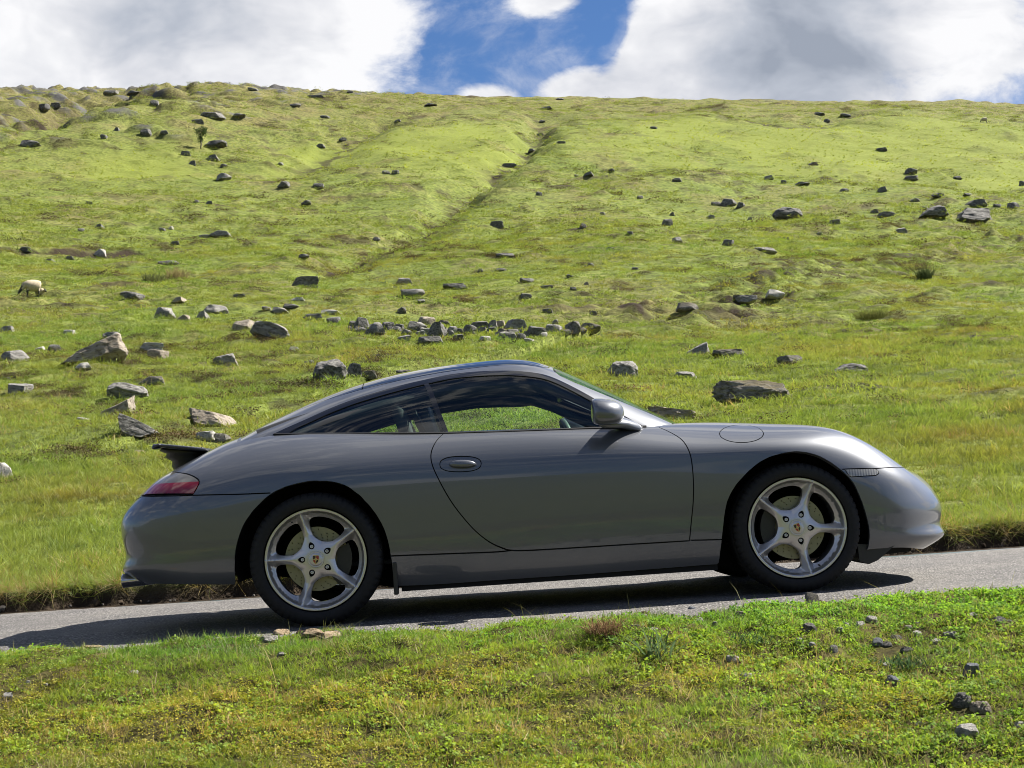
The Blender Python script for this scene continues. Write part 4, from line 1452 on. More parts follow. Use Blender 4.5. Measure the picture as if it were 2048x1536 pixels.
CALIPER = prism_xz('brake_caliper', arc(.17, -38, 38, 10) + arc(.098, 38, -38, 8), .055, -.0, black_m)


def wheel(x, side, tyre, y_face, ang, cal, cang=0.0):
    """side -1 near the camera, +1 the far side"""
    s = 1 if side < 0 else -1
    w0 = put_obj('wheel', RIM, car, loc=(x, side * (y_face - .009), .3205 if x < 1 else .3175), rot=(0, -ang, 0) if s > 0 else (0, -ang, math.pi))
    put_obj('tyre', tyre, w0, loc=(0, 0.005, 0))
    put_obj('brake_disc', DISC, w0, loc=(0, .085, 0))
    c = put_obj('brake_caliper', CALIPER, w0, loc=(0, .07, 0), rot=(0, ang - cal, 0))
    cap = put_obj('centre_cap', CAP, w0, loc=(0, 0, 0))
    if s > 0:
        cr_ = (0, ang - cang, 0)
        put_obj('crest', CREST, w0, loc=(0, .0035, 0), rot=cr_)
        for m in CREST_Q:
            put_obj('crest_field', m, w0, loc=(0, .0035, 0), rot=cr_)
        put_obj('crest_shield', CREST_I, w0, loc=(0, .0035, 0), rot=cr_)
    for k in range(5):
        a = math.radians(72 * k)
        put_obj('wheel_bolt', BOLT, w0, loc=(.065 * math.cos(a), 0, .065 * math.sin(a)))
    put_obj('bolt_pocket_floor', revolve('bolt_pocket_floor', [(.086, -.0345), (.0001, -.0345)], 40, under_m), w0)
    put_obj('valve', VALVE, w0, loc=(.212 * math.cos(.55 - math.pi / 2 - .0), .02, .212 * math.sin(.55 - math.pi / 2)))
    return w0


wheel(0, -1, TYRE_R, .872, math.radians(178), math.radians(-15), math.radians(-4))
wheel(2.35, -1, TYRE_F, .842, math.radians(-5), math.radians(170), math.radians(18))
wheel(0, 1, TYRE_R, .872, math.radians(40), math.radians(190))
wheel(2.35, 1, TYRE_F, .842, math.radians(15), math.radians(-10))

# ---- wheel housings, floor
for sx, cx_ in ((0, 0.0), (1, 2.35)):
    for sd in (-1, 1):
        th = np.linspace(math.radians(-13), math.radians(193), 40)
        rr = .392
        ys = (.79, .50)
        V = np.array([(cx_ + rr * math.cos(a), sd * y, .32 + rr * math.sin(a)) for a in th for y in ys])
        F_ = grid_faces(40, 2)
        c = len(V)
        inner = np.array([(cx_, sd * .50, .30)])
        Fq = [tuple(f) for f in F_.tolist()] + [(2 * i + 1, 2 * i + 3, c) for i in range(39)]
        put_obj('wheel_housing', mesh_np('wheel_housing', np.concatenate([V, inner]), Fq, under_m), car)
fl = [(-.88, .60), (-.40, .72), (-.40, .50), (.40, .50), (.40, .79), (1.95, .785), (1.95, .50), (2.74, .50), (2.74, .72), (2.98, .58), (3.05, .3)]
out = [(x, -y) for x, y in fl] + [(x, y) for x, y in reversed(fl)]
n = len(out)
V = [(x, y, .262 if x < -.3 else (.136 if x < 2.6 else .150)) for x, y in out] + [(x, y, .30) for x, y in out]
F_ = [tuple(range(n)), tuple(range(2 * n - 1, n - 1, -1))] + [(i, (i + 1) % n, n + (i + 1) % n, n + i) for i in range(n)]
put_obj('floor_pan', bm_mesh('floor_pan', lambda bm: _py(bm, V, F_), under_m), car)
# air deflectors ahead of the front wheels, mud flap edge behind the sill, exhaust tips
for sd in (-1, 1):
    put_obj('air_deflector', prism_xz('air_deflector', [(2.655, .215), (2.84, .195), (2.80, .165), (2.75, .128), (2.705, .112), (2.66, .13)], sd * .77, sd * .50, black_m), car)
    put_obj('stone_guard', box_mesh('stone_guard', (.375, sd * .80, .205), (.022, .10, .16), black_m, .006), car)
    pipe = revolve('exhaust_tip', [(.046, .0), (.046, .13), (.049, .135), (.046, .137), (.041, .13), (.040, .02), (.001, .01)], 28, chrome_m, axis='z')
    put_obj('exhaust_tip', pipe, car, loc=(-.83, sd * .565, .275), rot=(0, math.radians(-93), 0), scale=(.75, 1.25, 1.1))

# ---- door handles, mirrors
hc = BODY_S.find([(923, 929)])
hp, hn = BODY_S.ev(hc[:, 0], hc[:, 1])
hp, hn = hp[0], hn[0] * BODY_S.sgn
M0 = car_loc(1217, 826, -.89)
for k, sd in enumerate((1, -1)):
    mm = np.array([1, sd, 1])
    ha = np.array([1, 0, -.055]); ha /= np.linalg.norm(ha)
    hb = np.cross(hn, ha)
    rings = []
    for s in np.linspace(-1, 1, 15):
        w_ = math.sqrt(max(0.0, 1 - abs(s) ** 2.6))
        hgt = .0125 + .0055 * (1 - (s + .1) ** 2)
        c = hp + ha * (s * .068 + .006) + hn * (.004 + .014 * w_)
        rings.append((c * mm, hn * mm * .012 * (w_ + .02), hb * mm * (hgt * w_ + .0004), .85))
    put_obj('door_handle', blob_mesh('door_handle', rings, paint_m), DOORS[k])
    # mirror housing: rear (glass side) to front
    rings = []
    hs = [(-.082, .25, .60), (-.080, .72, .82), (-.072, .90, .94), (-.055, .985, 1.0), (-.025, 1.0, 1.0), (.01, .95, .95), (.04, .82, .84), (.06, .62, .66), (.072, .38, .42), (.076, .12, .15)]
    for dx, wy, wz in hs:
        c = M0 + np.array([dx, .012 * (dx > 0) * dx / .07, .006 - .006 * dx / .08 - .10 * max(0, dx) ** 1.0 * .35])
        rings.append((c * mm, np.array([0, .095 * wy, .012 * wy]) * mm, np.array([0, 0, .064 * wz]), .82))
    mh = put_obj('wing_mirror', blob_mesh('wing_mirror', rings, paint_m), DOORS[k])
    put_obj('mirror_foot', blob_mesh('mirror_foot', [
        (np.array([M0[0] + .00, -.835, M0[2] - .052]) * mm, np.array([.045, 0, 0]), np.array([0, 0, .018]), 1),
        (np.array([M0[0] + .045, -.79, M0[2] - .045]) * mm, np.array([.060, 0, -.012]), np.array([0, 0, .026]), 1),
        (np.array([M0[0] + .090, -.745, M0[2] - .048]) * mm, np.array([.080, 0, -.03]), np.array([0, 0, .030]), 1),
        (np.array([M0[0] + .110, -.70, M0[2] - .052]) * mm, np.array([.085, 0, -.035]), np.array([0, 0, .030]), 1)], paint_m), DOORS[k])

# ---- belt seal strips
cu = np.linspace(GREEN_S.cr(2.0, 0)[0], GREEN_S.cr(9.6, 0)[0], 60)
pp = GREEN_S.find([(x, np.interp(x, [548, 893, 1000, 1180, 1292], [869, 866.8, 863.8, 857, 853.5])) for x in np.linspace(548, 1292, 50)])
p3, n3_ = GREEN_S.ev(pp[:, 0], pp[:, 1])
for k, sd in enumerate((1, -1)):
    ribbon('belt_seal', (p3 + n3_ * GREEN_S.sgn * .002) * (1, sd, 1), .0065, black_m, DOORS[k])

# ---- tail spoiler: grille plate on black bellows
sp = put_obj('tail_spoiler', blob_mesh('tail_spoiler', [
    ((-.685, s * .48, .914), (.148 * f_, 0, -.024 * f_), (.0004, 0, .0105 * f_), .7) for s, f_ in ((-1.0, .35), (-.985, .8), (-.94, .97), (-.5, 1), (0, 1), (.5, 1), (.94, .97), (.985, .8), (1.0, .35))], gloss_black_m), car)
put_obj('spoiler_lip', blob_mesh('spoiler_lip', [((-.805, s * .48, .928), (.028 * f_, 0, .004), (.002, 0, .014 * f_), .85) for s, f_ in ((-1.0, .3), (-.98, .8), (-.94, 1), (0, 1), (.94, 1), (.98, .8), (1.0, .3))], gloss_black_m), sp)
for i in range(8):
    xx = -.75 + i * .024
    put_obj('slat', box_mesh('slat', (xx, 0, .9215 - (xx + .685) * .155), (.011, .88, .010), black_m, .003, 1), sp)
put_obj('spoiler_bellows', blob_mesh('spoiler_bellows', [
    ((-.66, 0, .78), (.10, 0, 0), (0, .36, 0), .6), ((-.665, 0, .82), (.118, 0, -.01), (0, .37, 0), .6), ((-.67, 0, .845), (.108, 0, -.01), (0, .365, 0), .6), ((-.68, 0, .862), (.135, 0, -.015), (0, .385, 0), .6),
    ((-.685, 0, .88), (.120, 0, -.017), (0, .38, 0), .6), ((-.695, 0, .893), (.145, 0, -.02), (0, .41, 0), .6), ((-.70, 0, .912), (.135, 0, -.02), (0, .40, 0), .6)], black_m), car)
# wind deflector at the front of the open roof
put_obj('wind_deflector', box_mesh('wind_deflector', (1.10, 0, 1.272), (.05, .36, .010), gloss_black_m, .004, rot=(0, math.radians(-8), 0)), car)
# wiper at the foot of the screen
ribbon('wiper', [(1.96, -.40, .872), (1.99, -.2, .872), (2.0, .05, .868), (1.97, .3, .872)], .008, black_m, car)

# ---- cabin
def seat(x, y):
    s = put_obj('seat', blob_mesh('seat', [((x + .20, y, .34), (.27, 0, .03), (0, .24, 0), .7), ((x + .20, y, .44), (.27, 0, .03), (0, .25, 0), .7), ((x + .20, y, .50), (.25, 0, .03), (0, .22, 0), .7)], leather_m), car)
    put_obj('backrest', blob_mesh('backrest', [
        ((x - .02, y, .40), (.07, 0, 0), (0, .23, 0), .75), ((x - .06, y, .60), (.075, 0, 0), (0, .25, 0), .75), ((x - .12, y, .80), (.065, 0, 0), (0, .235, 0), .75),
        ((x - .16, y, .91), (.055, 0, 0), (0, .17, 0), .8), ((x - .175, y, .97), (.050, 0, 0), (0, .135, 0), .8), ((x - .185, y, 1.03), (.045, 0, 0), (0, .125, 0), .8), ((x - .187, y, 1.055), (.028, 0, 0), (0, .09, 0), .9)], leather_m), s)


seat(.74, -.36)
seat(.74, .36)
put_obj('dashboard', blob_mesh('dashboard', [((1.62, yy, .74), (.22, 0, -.02), (0, 0, .10), .7) for yy in (-.68, -.66, -.3, 0, .3, .66, .68)], trim_m), car)
th = np.linspace(0, 2 * math.pi, 40)
ribbon('steering_wheel', np.stack([1.33 - .06 * np.sin(th), -.36 + .185 * np.cos(th), .755 + .175 * np.sin(th)], 1), .016, leather_m, car, 8)
for sd in (-1, 1):
    V = []
    xs = np.linspace(.35, 1.60, 20)
    for x in xs:
        for z in (.30, .60, .80, .855):
            V.append((x, sd * (.705 if z > .84 else .72), z + (.012 if (z > .84 and x < .7) else 0)))
    put_obj('door_card', mesh_np('door_card', V, grid_faces(20, 4), trim_m), car)
put_obj('parcel_shelf', box_mesh('parcel_shelf', (.10, 0, .78), (.72, 1.24, .10), trim_m, .02), car)
put_obj('cabin_floor', box_mesh('cabin_floor', (.9, 0, .28), (1.5, 1.38, .02), trim_m), car)
put_obj('rear_mirror', blob_mesh('rear_mirror', [((1.30, yy, 1.085), (.016, 0, 0), (0, 0, .030), .8) for yy in (-.11, -.10, 0, .10, .11)], black_m), car)
for sd in (-1, 1):
    ribbon('seat_belt', [(.50, sd * .60, 1.02), (.56, sd * .56, .90), (.62, sd * .60, .70), (.62, sd * .62, .45)], .018, trim_m, car)
    # upper lining along the roof rail, A pillar and the rear pillar: gives the far window its narrower opening
    rail = [(-.12, .60, .965), (.10, .575, 1.035), (.35, .545, 1.10), (.60, .515, 1.148), (.85, .505, 1.170), (1.05, .51, 1.165), (1.18, .52, 1.135), (1.30, .54, 1.075), (1.42, .565, 1.01), (1.55, .60, .945), (1.66, .63, .885)]
    P = np.array([(x, sd * (y + .012), z - (.052 if x < 1.15 else .028)) for x, y, z in rail])
    P = np.stack([np.interp(np.linspace(0, 10, 60), np.arange(11), P[:, k]) for k in range(3)], 1)
    ribbon('rail_lining', P, np.interp(np.linspace(0, 10, 60), [0, 3, 5.5, 7, 10], [.03, .045, .045, .024, .02]), trim_m, car, 10)
    # B pillar
    ribbon('b_pillar', [(.48, sd * .625, .86), (.45, sd * .60, .96), (.42, sd * .55, 1.05), (.40, sd * .50, 1.10)], .038, trim_m, car, 8)
    ribbon('rear_lining', [(-.28, sd * .52, .93), (-.1, sd * .50, .985), (.12, sd * .485, 1.04), (.4, sd * .45, 1.10)], .05, trim_m, car, 8)

# ------------------------------------------------------------------ rocks
from mathutils import noise as mnoise


def rock_mat(name, c_dark, c_mid, c_light, moss=0.0, lich=0.35):
    m, t = new_mat(name)
    tc = t.n('ShaderNodeTexCoord').outputs['Object']
    rnd = t.n('ShaderNodeObjectInfo').outputs['Random']
    v = t.vmath('ADD', tc, t.n('ShaderNodeCombineXYZ', {0: t.math('MULTIPLY', rnd, 17.0), 1: t.math('MULTIPLY', rnd, 5.0), 2: 0.0}).outputs[0])
    n1, n2, n3 = t.noise(v, 2.4, 6, .62), t.noise(v, 9.0, 5, .65), t.noise(v, 34, 3, .6)
    st = t.n('ShaderNodeTexWave', {'Vector': v, 'Scale': 2.2, 'Distortion': 6.0, 'Detail': 3.0, 'Detail Scale': 2.0}, wave_type='BANDS', bands_direction='Z').outputs[1]
    c = t.ramp(n1, [(.25, c_dark), (.5, c_mid), (.75, c_light)])
    c = t.mix(t.math('MULTIPLY', t.remap(n2, .50, .68), lich), c, (0.42, 0.41, 0.37))
    c = t.mix(t.math('MULTIPLY', t.remap(n2, .52, .36), .75), c, [x * .45 for x in c_dark])
    c = t.mix(t.math('MULTIPLY', t.remap(n3, .55, .7), .35), c, [x * .5 for x in c_dark])
    c = t.mix(t.math('MULTIPLY', rnd, .25), c, [x * .6 for x in c_mid])
    if moss:
        nz = t.n('ShaderNodeSeparateXYZ', {0: t.n('ShaderNodeNewGeometry').outputs['Normal']}).outputs[2]
        f = t.math('MULTIPLY', t.remap(t.math('ADD', nz, t.math('MULTIPLY', n2, .9)), .95, 1.35), moss)
        c = t.mix(f, c, t.mix(n3, (0.035, 0.035, 0.010), (0.085, 0.060, 0.022)))
    b = t.n('ShaderNodeBsdfPrincipled', {'Base Color': c, 'Roughness': .88, 'Specular IOR Level': .25})
    hh = t.math('ADD', t.math('ADD', n2, t.math('MULTIPLY', n3, .4)), t.math('MULTIPLY', st, .05))
    t.put(b.inputs['Normal'], t.n('ShaderNodeBump', {'Height': hh, 'Strength': .8, 'Distance': .05}).outputs[0])
    t.n('ShaderNodeOutputMaterial', {'Surface': b.outputs[0]})
    return m


ROCK_M = {
    'g': rock_mat('grey_rock', (0.115, 0.11, 0.10), (0.225, 0.215, 0.197), (0.33, 0.315, 0.29)),
    'w': rock_mat('warm_rock', (0.15, 0.125, 0.095), (0.30, 0.255, 0.20), (0.42, 0.37, 0.30)),
    'd': rock_mat('dark_rock', (0.068, 0.065, 0.060), (0.130, 0.125, 0.117), (0.21, 0.20, 0.186), lich=.35),
    'm': rock_mat('mossy_rock', (0.08, 0.073, 0.062), (0.165, 0.155, 0.135), (0.27, 0.255, 0.225), moss=.85),
    'p': rock_mat('pale_rock', (0.24, 0.23, 0.21), (0.42, 0.40, 0.365), (0.56, 0.54, 0.50), lich=.4),
    's': rock_mat('slate_stone', (0.12, 0.128, 0.145), (0.20, 0.213, 0.24), (0.29, 0.305, 0.33), lich=.1),
    't': rock_mat('tan_stone', (0.30, 0.21, 0.12), (0.48, 0.36, 0.23), (0.60, 0.49, 0.35), lich=.2),
}


def rock_mesh(name, seed, sub=4, planes=9, blocky=.5, layered=0.0, tilt=0.0, rough=.05, skew=0.0, soft=0.0):
    """unit rock: faceted by cutting planes, roughened; about 1 wide, 1 deep, 1 high, foot at z=0"""
    rng = random.Random(seed)
    bm = bmesh.new()
    bmesh.ops.create_icosphere(bm, subdivisions=sub, radius=1.0)
    P = np.array([v.co[:] for v in bm.verts])
    for i in range(planes):
        n = np.array([rng.gauss(0, 1), rng.gauss(0, 1), rng.gauss(0, .8)])
        if i < 4:
            a = math.radians(rng.uniform(-25, 25) + 90 * i)
            n = np.array([math.cos(a), math.sin(a), rng.uniform(-.1, .45)])
        if i == 4:
            n = np.array([rng.uniform(-.3, .3), rng.uniform(-.3, .3), 1.0])
        n /= np.linalg.norm(n)
        o = rng.uniform(.42, .8) if i < 5 else rng.uniform(.52, .88)
        o += soft * (1 - o)
        d = P @ n - o
        P = P - np.outer(np.maximum(d, 0) * (.86 + .1 * blocky), n)
    off = Vector((seed * 3.1, seed * 1.7, 0))
    for i, p in enumerate(P):
        v = Vector(p)
        k = mnoise.fractal(v * 1.7 + off, .9, 2.0, 5)
        k2 = mnoise.fractal(v * 6 + off, .8, 2.0, 3)
        P[i] = p * (1 + rough * 1.6 * k + rough * .5 * k2)
        if layered:
            q = p[2] + p[0] * math.tan(tilt)
            P[i][:2] *= 1 + layered * .5 * (math.sin(q * 13 + 2.2 * k) > .2) * (.5 + .5 * math.sin(q * 31))
    lo, hi = P.min(0), P.max(0)
    P = (P - (lo + hi) / 2) / (hi - lo)
    P[:, 2] += .5
    if skew:
        P[:, 2] *= np.clip(1 - abs(skew) * (.5 - math.copysign(1, skew) * P[:, 0] * 1.15), .25, 1.1)
        P[:, 2] /= P[:, 2].max()
    for v, p in zip(bm.verts, P.tolist()):
        v.co = p
    me = bpy.data.meshes.new(name)
    bm.to_mesh(me)
    bm.free()
    me.polygons.foreach_set('use_smooth', np.ones(len(me.polygons), bool))
    try:
        me.set_sharp_from_angle(angle=math.radians(32))
    except Exception:
        pass
    return me


ROCKS, STONES = {}, []


def rock_variant(tone, k, big, worn=False):
    key = (tone, k, big, worn)
    if key not in ROCKS:
        lay = .05 if k == 2 else 0.0
        me = rock_mesh('boulder', 11 + 7 * k + (31 if big else 0), 5 if big else 3, 10 + k % 4, .9, lay, .5, .045 if big else .06, 0.0, .5 if worn else 0.0)
        me.materials.append(ROCK_M[tone])
        ROCKS[key] = me
    return ROCKS[key]


_rng = random.Random(4)


def place_rock(px, pyb, w, h, tone, label=None, group=None, hf=height, lo=10.3, name='boulder', k=None, depth=None, sink=.36, rotz=None, tilt=0.0, big=None, shape=None):
    P = px_ground(px, pyb, hf, lo)
    m = (P[1]) / F_PX                       # metres per photo pixel at that distance
    W, H = w * m, h * m
    D = W * (depth or _rng.uniform(.6, .95))
    big = (w > 45) if big is None else big
    k = _rng.randrange(8) if k is None else k
    if shape:
        me = rock_mesh(name, 900 + int(px), 5, shape.get('planes', 10), .9, shape.get('layered', 0), .5, shape.get('rough', .05), shape.get('skew', 0), shape.get('soft', 0))
        me.materials.append(ROCK_M[tone])
        rotz = shape.get('rotz', 0)
    else:
        me = rock_variant(tone, k, big, hf is verge_h)
    STONES.append((P[0], P[1] + D * .3, W * .5, D * .5))
    rz = _rng.choice((0, math.pi)) + _rng.uniform(-.35, .35) if rotz is None else rotz
    o = put_obj(name, me, scale=(W * 1.04, D, H * (1 + max(sink, .05))), rot=((.38 if hf is verge_h else 0) + _rng.uniform(-.08, .08), tilt + _rng.uniform(-.08, .08), rz))
    Y = P[1] + D * .42
    z = float(hf(np.array([P[0]]), np.array([P[1] + D * .15]))[0])
    o.location = (P[0], Y - D * .15, z - H * sink - .01)
    tag(o, label, 'boulder' if name == 'boulder' else 'stone', group)
    return o


# (x, foot y, width, height in photo pixels, tone, label)
NAMED = [
    (184, 721, 146, 52, 'w', 'big angular boulder with tan sunlit right face, largest on the lower left slope', 0),
    (221, 679, 42, 16, 'g', 'small grey boulder resting just behind the big tan-faced boulder', 1),
    (31, 724, 64, 27, 'g', 'low grey slab at the left edge, beside the big tan-faced boulder', 2),
    (80, 704, 27, 12, 'p', 'small pale stone between the left edge slab and a dark pointed rock', 3),
    (107, 704, 30, 17, 'd', 'dark pointed rock just left of the big tan-faced boulder', 4),
    (166, 740, 38, 15, 'p', 'flat pale stone in front of the big tan-faced boulder', 5),
    (302, 705, 58, 17, 'p', 'long pale flat-topped stone right of the big tan-faced boulder', 6),
    (316, 721, 38, 22, 'w', 'rounded mottled stone in front of the long pale flat-topped stone', 7),
    (450, 733, 52, 28, 'g', 'lone grey boulder with white lichen patches on open grass', 0),
    (254, 796, 86, 33, 'g', 'broad grey boulder at the back of a leaning pair on the left', 1),
    (229, 832, 76, 48, 'w', 'two-part tan boulder with a black crack, front of the leaning pair', 3),
    (300, 770, 60, 17, 'm', 'brownish half-sunk rock just above the leaning pair of boulders', 2),
    (417, 852, 102, 36, 'w', 'long brown flat boulder behind the raised car spoiler', 5),
    (278, 876, 86, 43, 'd', 'dark wedge-shaped boulder with slanting pale layers above the tail lamp', 2),
    (33, 789, 56, 24, 'g', 'small grey rock in a brown patch near the left edge', 4),
    (4, 957, 40, 36, 'p', 'pale boulder cut off by the left edge level with the tail lamp', 6),
    (412, 882, 46, 22, 'p', 'pale rock peeping over the car tail just right of the spoiler', 1),
    (440, 886, 44, 22, 'm', 'mossy rock lying against the pale rock behind the car tail', 3),
    (660, 760, 72, 44, 'd', 'large dark rounded boulder behind the car roof at the left', 7),
    (706, 755, 32, 31, 'd', 'upright dark stone touching the right of the large rounded boulder', 4),
    (737, 755, 36, 16, 'm', 'low mossy rock at the right end of the dark boulder group', 2),
    (804, 754, 56, 17, 'd', 'dark flat boulder half hidden by the rear roof of the car', 5),
    (482, 661, 50, 23, 'w', 'angular tan boulder touching the smooth striped leaning boulder', 0),
    (539, 678, 86, 34, 'g', 'smooth striped grey boulder leaning to the right', 2),
    (610, 575, 66, 25, 'd', 'long dark boulder below the gully mouth', 6),
    (1246, 757, 64, 39, 'g', 'round mottled grey boulder above the windscreen', 7),
    (1397, 713, 52, 32, 'g', 'upright blunt grey boulder above the bonnet', 1),
    (1460, 716, 78, 21, 'm', 'flat mossy rock touching the upright blunt boulder', 5),
    (1582, 729, 52, 20, 'm', 'small mottled rock in grass above the front wing', 4),
    (1699, 745, 76, 19, 'd', 'thin dark slanting slab on the open right slope', 2),
    (1373, 758, 50, 16, 'g', 'small grey humped stone right of the round mottled boulder', 3),
    (1509, 803, 170, 48, 'm', 'wide low moss-topped boulder just above the bonnet, largest on the right', 5),
    (1347, 837, 106, 28, 'w', 'pale flat layered rock touching the foot of the windscreen', 2),
    (1577, 438, 62, 26, 'd', 'dark smooth dome-shaped boulder on the upper right slope', 7),
    (1958, 445, 94, 34, 'd', 'big block boulder with a shadowed hollow, far right slope', 0),
    (1956, 414, 46, 13, 'd', 'dark slab resting on top of the big hollowed block', 5),
    (1868, 437, 64, 25, 'd', 'dark sloping boulder left of the big hollowed block', 1),
    (1457, 413, 38, 17, 'd', 'middle and largest of three dark rocks in a row, upper right slope', 3),
    (446, 362, 30, 16, 'g', 'leaning grey slab standing alone below the small tree', 2),
    (1551, 599, 40, 16, 'p', 'pale pointed rock on the dark eroded band', 6),
    (1490, 608, 54, 17, 'g', 'grey rounded rock left of the pale pointed rock on the eroded band', 4),
    (824, 594, 47, 16, 'g', 'smooth grey oval boulder on the slope above the ruined wall', 7),
    (910, 580, 54, 15, 'd', 'dark flat turf-edged boulder above the middle of the ruined wall', 5),
    (994, 456, 32, 16, 'd', 'dark tilted slab on the ridge right of the gully', 2),
    (198, 516, 26, 15, 'p', 'pale boulder at the right end of the dark ditch', 6),
]
SHAPES = {184: dict(skew=.75, planes=12, rough=.05), 278: dict(skew=-.75, planes=9, layered=.05, rotz=.2), 229: dict(skew=.5, planes=9), 539: dict(skew=-.35, soft=.3, planes=8), 1577: dict(soft=.75, planes=7), 1246: dict(soft=.7, rough=.07), 660: dict(soft=.6, rough=.06),
          1509: dict(soft=.35, rough=.09, planes=12), 1958: dict(planes=12, rough=.06), 417: dict(skew=-.3, planes=11), 1347: dict(skew=-.4, rough=.08), 1397: dict(skew=.5, soft=.3), 450: dict(soft=.2, rough=.06), 254: dict(soft=.3, skew=-.3), 1868: dict(skew=.5)}
for i, (x, y, ww, hh, tone, lab, k) in enumerate(NAMED):
    place_rock(x, y, ww * .95, hh * .93, tone, lab, k=k, shape=SHAPES.get(x))

